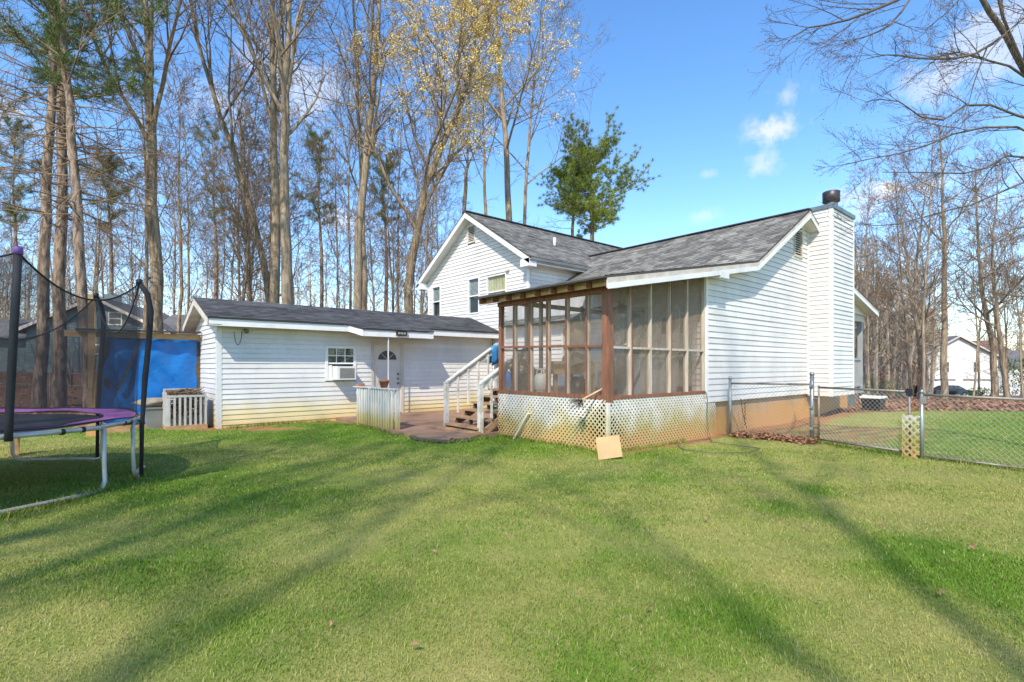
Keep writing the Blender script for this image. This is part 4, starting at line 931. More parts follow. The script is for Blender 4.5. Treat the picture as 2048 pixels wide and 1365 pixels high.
cf2 = thing('chain_link_fence', 'long chain-link fence run leading off to the right of the gate', 'fence', (*FENCE[2], 0))
e0 = tuple(V(FENCE[2]) + dirf * .16 - V((0, .0))); post(cf2, e0, 1.08, .028)
ends = [e0, FENCE[3], FENCE[4]]
for a, b in zip(ends, ends[1:]):
    rail(cf2, a, b, 1.04); rail(cf2, a, b, .05, .016, 'galv_rust', 'bottom_rail'); mb = MB(); chain(mb, a, b, .05, 1.03); mb.build('chain_link', 'chain_wire', cf2, kind='stuff')
post(cf2, FENCE[4], 1.08, .028); post(cf2, tuple(V(FENCE[3]).lerp(V(FENCE[4]), .3)), 1.08, .028)
bx('latch_box', (e0[0] - .03, e0[1] - .06, .9), (e0[0] + .03, e0[1] - .0, 1.02), 'galv_rust', cf2)
lsw = Wall((g1[0] - .05, g1[1] + .09, 0), (dirf.x, dirf.y, 0), (-1, 0, 0)); ls = thing('lattice_scrap', 'narrow white lattice strip tied to the gate post, muddy at its foot', 'lattice', lsw.pt(0, 0))
lattice(lsw, 0, .27, gzf(*g1) - .02, gzf(*g1) + .70, ls, pitch=.12, width=.05, name='strips'); 
mb = MB(); lsw.box(mb, 0, .02, gzf(*g1) - .02, gzf(*g1) + .70, -.006, .002); mb.build('edge_strip', 'lattice_white', ls)
pb = onY(1490, 805, YG - .12)
mb = MB(); wp = [pb + V((.02 * math.sin(k * 1.9), -.015 * math.cos(k * 2.3), -.035 * k)) for k in range(16)]; mb.tube(wp, .009, 5)
mb.tube([pb + V((-.25, -.02, .1)), pb + V((-.1, 0, -.25)), pb + V((.02, 0, -.5)), pb + V((.1, 0, -.62))], .008, 5); tag(mb.build('cable', 'black_metal', None, True), 'tangled cable hanging down the foundation behind the short fence section', 'cable')
ub = ground(1747, 15.8); u = thing('storage_box', 'black storage box with a white lid on the grass beyond the gate', 'box', ub)
MB().hexa([ub + V(k) for k in ((-.26, -.22, 0), (.26, -.22, 0), (.26, .22, 0), (-.26, .22, 0), (-.3, -.25, .36), (.3, -.25, .36), (.3, .25, .36), (-.3, .25, .36))]).build('body', 'black_metal', u); bx('lid', ub + V((-.33, -.28, .361)), ub + V((.33, .28, .42)), 'trim_white', u)
dp = ground(1729, 16.0); tag(MB().box(dp + V((-.03, -.03, -.1)), dp + V((.05, .05, .45))).build('white_post', 'trim_white'), 'short white post beside the black storage box', 'post')

# ------------------------------------------------------------------ trampoline
TC = V((*c2w(-7.0, 6.05), 0)); R0 = 2.15
def tp(th, r, z): a = math.radians(th); x, y = c2w(-7.0 + r * math.cos(a), 6.05 + r * math.sin(a)); return V((x, y, z))
tr = thing('trampoline', 'round trampoline with purple pad, black mat, steel legs and torn black net', 'trampoline', TC)
mb = MB(); mb.tube([tp(k * 5, R0, .79 + .012 * math.sin(k * .4)) for k in range(73)], .028, 10, False); mb.build('frame_ring', 'steel_tube', tr, True)
for t0, t1 in ((-46, 2), (19, 41), (76, 112), (165, 215), (250, 290)):
    pts = [tp(t0, R0, .79), tp(t0, R0, .35), tp(t0, R0 + .01, .14), tp(t0 + (t1 - t0) * .03, R0 + .02, .06), tp(t0 + (t1 - t0) * .1, R0 + .02, .03)]
    pts += [tp(t0 + (t1 - t0) * k, R0 + .03 * math.sin(k * 9), .05 + gzf(*tp(t0, R0, 0)[:2])) for k in (.25, .4, .55, .7, .8)]
    pts += [tp(t1 - (t1 - t0) * .1, R0 + .02, .03), tp(t1 - (t1 - t0) * .03, R0 + .02, .06), tp(t1, R0 + .01, .14), tp(t1, R0, .35), tp(t1, R0, .79)]
    MB().tube(pts, .024, 10).build('leg', 'steel_tube', tr, True)
mb = MB(); mb.grid(lambda u, v_: tp(u * 360, v_ * 1.76, .785 - .03 * (1 - v_)), 72, 6); mb.build('mat', 'mat_black', tr, True)
def padz(u, v_): return .822 + .006 * math.sin(u * 61) * (1 - v_) + .006 * math.sin(u * 37 + 2 * v_) + .024 * v_ + .006 * math.sin(u * 83) * v_
mb = MB(); mb.grid(lambda u, v_: tp(u * 360, 1.72 + .41 * v_ + .03 * math.sin(u * 45) * v_, padz(u, v_)), 144, 5); mb.build('pad', 'pad_purple', tr, True)
mb = MB(); mb.tube([tp(k * 2.5, 1.72, padz(k / 144, 0) + .003) for k in range(145)], .007, 5, False); mb.tube([tp(k * 2.5, 2.12 + .03 * math.sin(k / 144 * 45), padz(k / 144, 1) + .004) for k in range(145)], .009, 5, False); mb.build('pad_binding', 'black_metal', tr, True)
for th in (-28, -12, -6, 12, 16, 26, 34): MB().tube([tp(th - .5, R0, .79), tp(th + .5, R0, .79)], .034, 10).build('strap', 'black_metal', tr)
poles = [(-25, 0, 0), (23, 1, .0), (80, 1, 0), (137, 1, 0), (205, 0, 0), (272, 0, 0)]; tops = []
for th, bend, _ in poles:
    if bend: pts = [tp(th, R0 + .05, .02), tp(th, R0 + .06, .7), tp(th, R0 + .09, 1.3), tp(th, R0 + .14, 1.9), tp(th, R0 + .16, 2.25), tp(th, R0 + .12, 2.48), tp(th, R0 + .03, 2.62)]
    else: pts = [tp(th, R0 + .05, .76), tp(th, R0 + .06, .95), tp(th, R0 + .14, 1.7), tp(th, R0 + .24, 2.62)]
    po = MB().tube(pts, ([.024] * 2 if bend else [.034] * 2) + [.034] * (len(pts) - 2), 12).build('pole', 'foam_black', tr, True); tops.append(pts[-1])
    MB().lathe(pts[-1], [(.038, -.02), (.038, .04), (.026, .055)], 12).build('pole_cap', 'purple_cap' if not bend else 'black_metal', po, True)
for i in range(6):
    a, b = tops[i], tops[(i + 1) % 6]; tha, thb = poles[i][0], poles[(i + 1) % 6][0] + (360 if i == 5 else 0); sag = (.34, .62, .7, .3, .4, .3)[i]
    top = lambda u: a.lerp(b, u) + V((0, 0, -sag * 4 * u * (1 - u)))
    mb = MB(); mb.grid(lambda u, v_: tp(tha + (thb - tha) * u, R0 - .02 - .05 * math.sin(u * 3.14), .84).lerp(top(u), v_) + V((.03 * math.sin(u * 17 + v_ * 5), .03 * math.cos(u * 13 + v_ * 3), 0)) * (v_ * (1 - v_) * 4), 14, 10); mb.build('net', 'net', tr, True)
    MB().tube([top(k / 16) for k in range(17)], .011, 5).build('net_rope', 'black_metal', tr)

# ------------------------------------------------------------------ lean-to with blue tarp, crate, clutter
YT = 16.3
lto = thing('lean_to', 'rough timber lean-to frame attached to the end of the shed', 'lean-to', (0, YT, 0))
bl, br_ = onY(128, 668, YT - .1), onY(416, 668, YT - .1)
bm('beam', (bl.x, YT - .1, 2.30), (XS - .03, YT - .1, 2.30), .05, .15, 'raw_wood', lto)
bm('roof_edge', (bl.x + .2, YT - .2, 2.40), (XS - .04, YT - .2, 2.42), .2, .035, 'shingle_dark', lto)
px_ = onY(183, 700, YT - .14).x; bx('post', (px_ - .07, YT - .25, -.1), (px_ + .07, YT - .13, 3.25), 'raw_wood', lto)
for px in (213, 300, 396): x = onY(px, 700, YT + .05).x; bx('post', (x - .06, YT + .04, -.1), (x + .06, YT + .15, 2.3), 'old_wood', lto)
bm('brace', (px_ + .5, YT - .06, .9), (px_ + 1.0, YT - .06, 2.2), .05, .05, 'old_wood', lto)
mb = MB(); tx0, tx1 = onY(200, 700, YT).x, onY(394, 700, YT).x
mb.grid(lambda u, v_: (tx0 + (tx1 - tx0) * u, YT + .03 * math.sin(u * 5 + v_ * 3) + .07 * noise.noise(V((u * 5, v_ * 3, 1))) + .035 * abs(math.sin(u * 9 - v_ * 6)) * v_ + .03 * noise.noise(V((u * 11 + v_ * 8, v_ * 4, 5))), .06 + 2.2 * v_), 40, 30)
tag(mb.build('tarp', 'tarp_blue', None, True), 'large blue plastic tarp hung from the lean-to beam', 'tarp')
cr0 = onG(378, 860, -.02); cr = thing('slatted_crate', 'weathered white slatted crate full of sticks at the shed corner', 'crate', cr0)
cx0, cx1, cy0, cy1 = cr0.x - .45, cr0.x + .36, cr0.y - .05, cr0.y + .65; zc1 = .88
bx('base_board', (cx0 - .02, cy0 - .03, -.05), (cx1 + .02, cy1, .1), 'raw_wood', cr)
for k in range(8): x = cx0 + .02 + k * (cx1 - cx0 - .06) / 7; bx('slat', (x, cy0 - .022, .1), (x + .045, cy0, zc1 - .11), 'crate_paint', cr)
for k in range(7): y = cy0 + .02 + k * .09; bx('slat', (cx0 - .022, y, .1), (cx0, y + .05, zc1), 'crate_paint', cr)
bx('front_rail', (cx0, cy0 - .026, zc1 - .11), (cx1, cy0 + .015, zc1 - .06), 'crate_paint', cr); bx('back_board', (cx0, cy1 - .03, .1), (cx1, cy1, zc1 + .08), 'crate_paint', cr); bx('side_board', (cx1 - .02, cy0, .1), (cx1, cy1, zc1), 'crate_paint', cr)
for x in (cx0, cx1 - .04): bx('corner_post', (x, cy0 + .002, .1), (x + .04, cy0 + .04, zc1 - .05), 'crate_paint', cr)
mb = MB(); rr = random.Random(5)
for k in range(150):
    c = V((rr.uniform(cx0 + .08, cx1 - .08), rr.uniform(cy0 + .08, cy1 - .1), rr.uniform(.3, zc1 - .02) if k > 90 else rr.uniform(zc1 - .12, zc1 + .05))); a = rr.uniform(0, 6.28); l = rr.uniform(.12, .3); d = V((math.cos(a), math.sin(a), rr.uniform(-.25, .3))) * l
    q = [c - d, c + V((rr.uniform(-.04, .04),) * 3), c + d]; q = [V((min(max(p.x, cx0 + .03), cx1 - .03), min(max(p.y, cy0 + .03), cy1 - .04), p.z)) for p in q]; mb.tube(q, [.012, .011, .006], 4)
tag(mb.build('stick_pile', 'stick'), 'brown sticks and twigs heaped in the slatted crate', 'sticks')
g = onG(322, 856, 0.); tt = thing('storage_tote', 'grey plastic storage tote beside the slatted crate', 'tote', g)
MB().hexa([g + V(k) for k in ((-.28, -.18, 0), (.2, -.18, 0), (.2, .2, 0), (-.28, .2, 0), (-.34, -.22, .48), (.26, -.22, .48), (.26, .24, .48), (-.34, .24, .48))]).build('tub', 'tote_grey', tt); bx('rim', g + V((-.36, -.24, .481)), g + V((.28, .26, .52)), 'tote_grey', tt); bx('handle', g + V((.05, -.245, .3)), g + V((.18, -.215, .36)), 'rag_white', tt)
mb = MB(); blob(mb, g + V((-.1, 0, .525)), .4, .22, .22, 41, neck=False, amp=.35); tag(mb.build('rag_heap', 'rag_tan', None, True), 'heap of tan rags on top of the grey tote', 'rags')
mb = MB(); blob(mb, g + V((.2, -.12, .525)), .16, .1, .17, 43, neck=False, amp=.5); tag(mb.build('white_rag', 'rag_white', None, True), 'crumpled white cloth hanging over the edge of the grey tote', 'cloth')
mb = MB(); mb.beam(g + V((.3, .1, .52)), g + V((.95, .42, .5)), .1, .04); tag(mb.build('loose_board', 'old_wood'), 'dark loose board reaching from the tote to the crate', 'board')
g = onG(26, 911); tag(MB().hexa([g + V(k) for k in ((-.05, -.05, -.05), (.07, -.05, -.05), (.07, .07, -.05), (-.05, .07, -.05), (-.03, -.05, .42), (.09, -.05, .42), (.09, .07, .42), (-.03, .07, .42))]).build('wood_stub', 'raw_wood'), 'short thick wooden post standing under the trampoline', 'post')
for px, py, dx, h, lab in ((232, 867, .5, .16, 'sawn timber offcut leaning under the far rim of the trampoline'), (190, 872, .3, .12, 'pale concrete block on the bare soil behind the trampoline')):
    g = onG(px, py); mb = MB(); mb.hexa([g + V(k) for k in ((-dx / 2, -.1, 0), (dx / 2, -.14, 0), (dx / 2, .1, 0), (-dx / 2, .12, 0), (-dx / 2, -.1, h * 1.6), (dx / 2, -.14, h * .5), (dx / 2, .1, h * .5), (-dx / 2, .12, h * 1.6))]); tag(mb.build('offcut' if h > .14 else 'block', 'raw_wood' if h > .14 else 'foundation'), lab, 'offcut' if h > .14 else 'block')
lf = thing('wire_fence', 'thin wire fence with slim posts across the leaf-covered slope behind the trampoline', 'fence', ground(60, 21))
fp_ = [ground(-60, 21.5), ground(20, 21), ground(100, 20.6), ground(180, 20.2)]
for p in fp_: MB().tube([p, p + V((0, 0, 1.1))], .02, 6).build('post', 'galv', lf)
for h in (1.08, .6): MB().tube([p + V((0, 0, h)) for p in fp_], .013, 5).build('wire', 'galv', lf)

# ------------------------------------------------------------------ neighbouring houses
def neighbour(name, label, o, yaw, w, dpt, h, rise, wallmat, roofmat, over=.35, wins=(), garage=(), loc_z=None, chimney=False):
    """gable end faces local -y; local x across"""
    root = thing(name, label, 'house', (0, 0, 0)); ca, sa = math.cos(yaw), math.sin(yaw); z0 = o.z
    def T(x, y, z): return V((o.x + x * ca - y * sa, o.y + x * sa + y * ca, z0 + z))
    mb = MB(); prof = [(-w / 2, -.5), (w / 2, -.5), (w / 2, h), (0, h + rise), (-w / 2, h)]
    n = len(mb.v); mb.v += [tuple(T(x, 0, z)) for x, z in prof] + [tuple(T(x, dpt, z)) for x, z in prof]
    mb.face(4, 3, 2, 1, 0); mb.face(5, 6, 7, 8, 9)
    for k in range(5): mb.face(k, (k + 1) % 5, 5 + (k + 1) % 5, 5 + k)
    wl_ = mb.build('wall', wallmat, root)
    W_ = Wall(T(0, 0, 0), (ca, sa, 0), (sa, -ca, 0)); jm = MB()
    siding(Wall((W_.o.x, W_.o.y, 0), W_.d, W_.n), None, wallmat, z0 + .3, z0 + h + rise - .15, lambda z: (-w / 2, w / 2) if z - z0 < h else (-(w / 2) * (h + rise - z + z0) / rise, (w / 2) * (h + rise - z + z0) / rise), [], .16, jm, .03); jm.build('siding', wallmat, wl_, kind='stuff')
    k = rise / (w / 2)
    for s in (-1, 1):
        e = s * (w / 2 + over); ze = h - over * k
        rr_ = MB(); th = .14; q = [T(e, -over, ze), T(e, dpt + over, ze), T(0, dpt + over, h + rise), T(0, -over, h + rise)]; rr_.hexa(q + [p + V((0, 0, th)) for p in q]); rf = rr_.build('roof', roofmat, root)
        q = [T(e, -over - .03, ze - .08), T(e, -over - .001, ze - .08), T(0, -over - .001, h + rise - .08), T(0, -over - .03, h + rise - .08)]; mm = MB(); mm.hexa(q + [p + V((0, 0, .2)) for p in q]); mm.build('rake_board', 'trim_dirty_shade', rf)
    for (x, z, ww, hh) in wins:
        m1 = MB(); W_.o.z = 0
        for a in ((x - ww / 2, x - ww / 2 + .08, z, z + hh), (x + ww / 2 - .08, x + ww / 2, z, z + hh), (x - ww / 2, x + ww / 2, z + hh, z + hh + .08), (x - ww / 2, x + ww / 2, z - .08, z), (x - ww / 2, x + ww / 2, z + hh / 2 - .03, z + hh / 2 + .03)): W_.box(m1, a[0], a[1], z0 + a[2], z0 + a[3], .02, .07)
        wo = m1.build('window', 'trim_white', root); m2 = MB(); W_.box(m2, x - ww / 2 + .08, x + ww / 2 - .08, z0 + z, z0 + z + hh, .02, .045); m2.build('pane', 'fan_glass', wo)
    for (x, ww, hh) in garage:
        m1 = MB(); W_.box(m1, x - ww / 2, x + ww / 2, z0 - .3, z0 + hh, .01, .03); go = m1.build('garage_door', 'house_white', root)
        for k_ in range(4): m2 = MB(); W_.box(m2, x - ww / 2 + .05, x + ww / 2 - .05, z0 + hh * k_ / 4 + .03, z0 + hh * (k_ + 1) / 4 - .03, .031, .05); m2.build('door_panel', 'house_white', go)
        m2 = MB(); W_.box(m2, x - ww / 2 - .1, x + ww / 2 + .1, z0 + hh + .0, z0 + hh + .14, .01, .09); m2.build('lintel', 'old_wood', go)
    if chimney: a, b = T(-1.4, 4, h), T(-.7, 4.8, h + rise + .8); MB().box((min(a.x, b.x), min(a.y, b.y), a.z), (max(a.x, b.x), max(a.y, b.y), b.z)).build('chimney', wallmat, root)
    return root
yawc = -math.atan2(FW[0], FW[1])                       # local -y looks back to the camera
g = ground(195, 33); neighbour('blue_house', 'grey-blue sided neighbour house seen through the trampoline net and pines', g, yawc + .25, 7.6, 10, 2.7, 2.0, 'house_blue', 'roof_grey', .5, [(-.2, 1.2, .9, 1.1), (1.0, 3.1, .8, .7)], chimney=True)
g = ground(20, 37); neighbour('blue_garage', 'low grey-blue garage wing at the far left edge behind the pines', g, yawc + .25 - math.pi / 2, 6, 8, 2.3, 1.2, 'house_blue', 'roof_grey', .5, [(0, .9, 1, 1)])
g = ground(360, 39); neighbour('grey_outbuilding', 'low grey-roofed building between the trees left of the shed roof', g, yawc + .25 - math.pi / 2, 8, 9, 2.4, 1.6, 'house_blue', 'roof_grey', .5)
g = ground(1916, 68); g.z = EYE - 59 / F * 68; neighbour('white_house', 'white two-storey house with two garage doors beyond the leaf-covered yard', g, yawc - .12, 9.5, 14, 5.2, 2.7, 'house_white', 'roof_grey', .4, [(-1.5, 3.2, .9, 1.3), (2.2, 3.2, .9, 1.3)], [(-1.95, 3.0, 2.1), (2.3, 3.2, 2.1)])
g = ground(2040, 74); g.z = EYE - 58 / F * 74; neighbour('white_house_wing', 'white wing with a grey roof half hidden by trunks at the right edge', g, yawc - .12 + math.pi / 2, 7, 7, 4.4, 2.0, 'house_white', 'roof_grey', .4, [(1.0, 2.6, .8, 1.2)])
g = ground(1985, 105); g.z = EYE - 40 / F * 105; neighbour('brown_roof_house', 'distant pale house under a long brown roof above the white house', g, yawc + math.pi / 2, 8, 24, 6.9, 2.4, 'house_white', 'roof_brown', .6)
# parked car and bins by the white house
def car(label, c, yaw):
    root = thing('parked_car', label, 'car', (0, 0, 0)); ca, sa = math.cos(yaw), math.sin(yaw)
    def T(x, y, z): return V((c.x + x * ca - y * sa, c.y + x * sa + y * ca, c.z + z))
    low = [(-2.3, .35), (-2.3, .75), (-2.1, .92), (-1.2, .98), (1.0, .98), (2.0, .86), (2.3, .68), (2.32, .35)]; cab = [(-1.75, .97), (-1.05, 1.40), (-.2, 1.46), (.5, 1.38), (1.25, .97)]
    def ext(prof, wa, wb, name, mat):
        mb = MB(); n = len(prof); zs = [z for _, z in prof]; z0, z1 = min(zs), max(zs)
        for s in (-1, 1): mb.v += [tuple(T(x, s * (wa + (wb - wa) * (z - z0) / (z1 - z0)), z)) for x, z in prof]
        mb.face(*reversed(range(n))); mb.face(*range(n, 2 * n))
        for k in range(n): mb.face(k, (k + 1) % n, n + (k + 1) % n, n + k)
        return mb.build(name, mat, root)
    ext(low, .9, .84, 'body', 'car_paint'); ext(cab, .78, .6, 'cabin', 'car_paint')
    for s in (-1, 1):
        for q in ([(-1.45, 1.02), (-.98, 1.34), (-.25, 1.39), (-.25, 1.02)], [(-.17, 1.02), (-.17, 1.39), (.45, 1.32), (1.0, 1.02)]):
            mb = MB(); mb.poly([T(x, s * (.79 - .18 * (z - .97) / .49 + .012), z) for x, z in q]); mb.build('side_window', 'fan_glass', root)
        for x in (-1.4, 1.4):
            wz = MB(); wz.tube([T(x, s * .66, .33), T(x, s * .9, .33)], .33, 18); w_ = wz.build('wheel', 'tyre', root, True); MB().tube([T(x, s * .9, .33), T(x, s * .912, .33)], .2, 14).build('rim', 'rim', w_)
        mb = MB(); mb.hexa([T(x, s * y, z) for z in (.68, .86) for x, y in ((-2.33, .5), (-2.1, .5), (-2.1, .85), (-2.33, .85))]); mb.build('tail_light', 'tail_red', root)
g = ground(1893, 62); g.z = EYE - 61 / F * 62; car('dark sedan parked nose-left in front of the white house garage', g, yawc + math.pi + .1)
mb = MB(); g = ground(1945, 60); g.z = EYE - 61 / F * 60; gb = thing('green_bin', 'small green bin by the right garage door of the white house', 'bin', g); MB().hexa([g + V(k) for k in ((-.35, -.3, 0), (.35, -.3, 0), (.35, .3, 0), (-.35, .3, 0), (-.42, -.36, .7), (.42, -.36, .7), (.42, .36, .7), (-.42, .36, .7))]).build('tub', 'bin_green', gb); bx('lid', g + V((-.45, -.4, .71)), g + V((.45, .4, .8)), 'bin_green', gb)
g = ground(1826, 55); g.z = EYE - 61 / F * 55; db = thing('black_bin', 'black wheeled refuse bin under the red-leaved saplings left of the white house', 'bin', g); MB().hexa([g + V(k) for k in ((-.45, -.4, 0), (.45, -.4, 0), (.45, .4, 0), (-.45, .4, 0), (-.6, -.5, 1.15), (.6, -.5, 1.15), (.6, .5, 1.15), (-.6, .5, 1.15))]).build('tub', 'black_metal', db); bx('lid', g + V((-.62, -.55, 1.16)), g + V((.62, .5, 1.26)), 'black_metal', db)

# ------------------------------------------------------------------ trees
class Wood:
    """raw tube collector for trunks and twigs"""
    def __init__(s): s.v = []; s.f = []
    def tube(s, pts, rads, k):
        v = s.v; n0 = len(v); u = None; m = len(pts)
        for i in range(m):
            p = pts[i]; d = pts[i + 1] - p if i < m - 1 else p - pts[i - 1]
            if d.length_squared < 1e-12: d = V((0, 0, 1))
            d = d.normalized()
            u = d.cross(V((.31, .17, .94)) if abs(d.z) < .9 else V((.9, .3, .1))) if u is None else u - d * u.dot(d)
            u.normalize(); w = d.cross(u); r = rads[i]
            for j in range(k):
                a = 6.28319 * j / k; q = p + u * (math.cos(a) * r) + w * (math.sin(a) * r); v.append((q.x, q.y, q.z))
        f = s.f
        for i in range(m - 1):
            b = n0 + i * k
            for j in range(k): j2 = (j + 1) % k; f.append((b + j, b + j2, b + k + j2, b + k + j))
    def leaf(s, p, size, rr):
        a = V((rr.gauss(0, 1), rr.gauss(0, 1), rr.gauss(0, 1))).normalized() * size; b = V((rr.gauss(0, 1), rr.gauss(0, 1), rr.gauss(0, 1))).normalized() * size * .8
        n = len(s.v); s.v += [tuple(p), tuple(p + a), tuple(p + b)]; s.f.append((n, n + 1, n + 2))
def rnd_dir(d, ang, rr):
    a = d.cross(V((.3, .5, .8))).normalized(); b = d.cross(a); t = rr.uniform(0, 6.28319)
    return (d * math.cos(ang) + (a * math.cos(t) + b * math.sin(t)) * math.sin(ang)).normalized()
KIDS = {1: 7, 2: 5, 3: 3}
def ramify(T, p, d, L, r, lvl, rr, prm):
    n = {1: 6, 2: 4, 3: 3, 4: 2}[lvl]; pts = [p]; st = L / n; wig = prm['wig']; dd = d
    for i in range(n):
        dd = (dd + V((rr.uniform(-wig, wig), rr.uniform(-wig, wig), rr.uniform(-wig, wig) * .7 + prm['lift'] * (.5 if lvl > 1 else 1)))).normalized(); p = p + dd * st; pts.append(p)
    tip = max(prm['rmin'] * .7, r * .32); rads = [r + (tip - r) * i / n for i in range(n + 1)]
    (T['wood'] if lvl == 1 else T['twig']).tube(pts, rads, {1: 6, 2: 4, 3: 3, 4: 3}[lvl])
    last = prm['levels']
    if lvl >= last:
        if prm['leaf'] and rr.random() < prm['leafp']:
            for _ in range(prm['leafn']):
                q = pts[rr.randrange(1, len(pts))]; T['leaf'].leaf(q + V((rr.gauss(0, .06), rr.gauss(0, .06), rr.gauss(0, .06))), prm['leafs'] * rr.uniform(.6, 1.3), rr)
        return
    kids = prm['kids'].get(lvl, 3)
    for k in range(kids):
        t = .22 + .78 * (k + rr.random()) / kids; i = min(n - 1, int(t * n)); q = pts[i].lerp(pts[i + 1], t * n - i); sd = (pts[i + 1] - pts[i]).normalized()
        nd = rnd_dir(sd, math.radians(rr.uniform(*prm['fork'])), rr)
        ramify(T, q, nd, L * rr.uniform(.34, .6) * (1.15 - .45 * t), max(prm['rmin'], rads[i] * rr.uniform(.45, .65)), lvl + 1, rr, prm)
def smooth_path(pts, n):
    out = []
    m = len(pts) - 1
    for k in range(n + 1):
        t = k / n * m; i = min(m - 1, int(t)); f = t - i
        p0, p1, p2, p3 = pts[max(0, i - 1)], pts[i], pts[i + 1], pts[min(m, i + 2)]
        out.append(.5 * ((2 * p1) + (p2 - p0) * f + (2 * p0 - 5 * p1 + 4 * p2 - p3) * f * f + (3 * p1 - p0 - 3 * p2 + p3) * f ** 3))
    return out
def tree_mesh(seed, path, r0, cs=.4, limbs=16, limb=.3, elev=(25, 60), top_r=.12, leaf=None, leafn=3, leafs=.05, leafp=1., levels=4, kids=None, wig=.16, lift=.07, rmin=.009, fork=(28, 58), pine=False, dead=0, stubs=6, sides=9, flare=1.18, nseg=16):
    rr = random.Random(seed); T = {'wood': Wood(), 'twig': Wood(), 'leaf': Wood()}
    pts = smooth_path([V(p) for p in path], nseg); H = sum((b - a).length for a, b in zip(pts, pts[1:]))
    jit = r0 * .25; pts = [pts[0]] + [p + V((rr.uniform(-jit, jit), rr.uniform(-jit, jit), 0)) for p in pts[1:-1]] + [pts[-1]]
    rad = [r0 * ((1 - (1 - top_r) * (k / nseg) ** 1.05) + (flare - 1) * max(0, 1 - k * 1.6) ) for k in range(nseg + 1)]
    T['wood'].tube([pts[0] - V((0, 0, .4))] + pts, [rad[0] * 1.1] + rad, sides)
    prm = dict(leaf=leaf, leafn=leafn, leafs=leafs, leafp=leafp, levels=levels, kids=kids or KIDS, wig=wig, lift=lift, rmin=rmin, fork=fork)
    def at(t): i = min(nseg - 1, int(t * nseg)); f = t * nseg - i; return pts[i].lerp(pts[i + 1], f), rad[i] + (rad[i + 1] - rad[i]) * f, (pts[i + 1] - pts[i]).normalized()
    az = rr.uniform(0, 6.28)
    if not pine:
        for k in range(limbs):
            t = cs + (1 - cs) * ((k + rr.random() * .9) / limbs) ** .95; t = min(t, .995); p, r, d = at(t); az += 2.4 + rr.uniform(-.5, .5); e = math.radians(rr.uniform(*elev) + 18 * t)
            nd = V((math.cos(az) * math.cos(e), math.sin(az) * math.cos(e), math.sin(e))); L = H * limb * rr.uniform(.7, 1.25) * (1.25 - .75 * (t - cs) / (1 - cs + 1e-6))
            ramify(T, p, nd, L, max(.02, r * rr.uniform(.35, .6)), 1, rr, prm)
        for k in range(stubs):
            t = rr.uniform(.12, cs); p, r, d = at(t); a = rr.uniform(0, 6.28); nd = V((math.cos(a), math.sin(a), rr.uniform(0, .6))).normalized(); ramify(T, p, nd, H * rr.uniform(.04, .1), .016, 2, rr, dict(prm, levels=3, leaf=None))
    else:
        for k in range(limbs):
            t = cs + (.99 - cs) * (k + rr.random()) / limbs; p, r, d = at(t); az += 2.4 + rr.uniform(-.6, .6); u = (t - cs) / (1 - cs); L = H * limb * (.12 + 1.15 * math.sin(math.pi * (.1 + .75 * (1 - u))) ** .8) * rr.uniform(.65, 1.2)
            e = math.radians(rr.uniform(-8, 22) + 35 * u); nd = V((math.cos(az) * math.cos(e), math.sin(az) * math.cos(e), math.sin(e)))
            pp = [p]; q = p; dd = nd
            for i in range(5): dd = (dd + V((rr.uniform(-.14, .14), rr.uniform(-.14, .14), rr.uniform(-.06, .14)))).normalized(); q = q + dd * L / 5; pp.append(q)
            rl = max(.02, r * .3); T['wood'].tube(pp, [rl * (1 - .16 * i) for i in range(6)], 5)
            for i in range(1, 6):
                for _ in range(3 if i < 5 else 5):
                    bd = rnd_dir(dd, math.radians(rr.uniform(15, 70)), rr); bl = L * rr.uniform(.12, .28); c = pp[i] - (pp[i] - pp[i - 1]) * rr.random(); e2 = c + bd * bl; e2.z += bl * .25; T['twig'].tube([c, e2], [.014, .008], 3)
                    for tf in (.55, 1.):
                        cc = c.lerp(e2, tf)
                        for _n in range(leafn):
                            nd_ = V((rr.gauss(0, 1), rr.gauss(0, 1), rr.gauss(0, 1) + .5)).normalized(); o = nd_ * leafs * rr.uniform(.7, 1.15); w = nd_.cross(V((rr.random(), rr.random(), rr.random()))).normalized() * leafs * .028
                            n = len(T['leaf'].v); b0 = cc + o * .08; T['leaf'].v += [tuple(b0 - w), tuple(b0 + w), tuple(cc + o)]; T['leaf'].f.append((n, n + 1, n + 2))
        for k in range(dead):
            t = rr.uniform(.3, cs + .1); p, r, d = at(t); a = rr.uniform(0, 6.28); nd = V((math.cos(a), math.sin(a), rr.uniform(-.15, .25))).normalized(); ramify(T, p, nd, H * rr.uniform(.07, .17), .028, 2, rr, dict(prm, levels=4, leaf=None, lift=-.02, kids={2: 5, 3: 2}))
    return T
def tree_obj(name, T, base, label, bark='bark', twig='twig', leafmat=None, group=None, cat='tree'):
    root = thing(name, label, cat, base, group)
    def mk(nm, parts, mats):
        v = []; f = []; mi = []
        for k, w in enumerate(parts):
            n = len(v); v += [(x - base[0], y - base[1], z - base[2]) for x, y, z in w.v]; f += [tuple(i + n for i in q) for q in w.f]; mi += [k] * len(w.f)
        me = bpy.data.meshes.new(nm); me.from_pydata(v, [], f)
        for m in mats: me.materials.append(MATS[m])
        me.polygons.foreach_set('material_index', mi); me.polygons.foreach_set('use_smooth', [len(q) == 4 for q in f]); me.update()
        o = bpy.data.objects.new(nm, me); COL.objects.link(o); o.parent = root; return o
    mk('trunk', [T['wood']], [bark]); parts, mats = [T['twig']], [twig]
    if leafmat and T['leaf'].v: parts.append(T['leaf']); mats.append(leafmat)
    mk('crown', parts, mats); return root
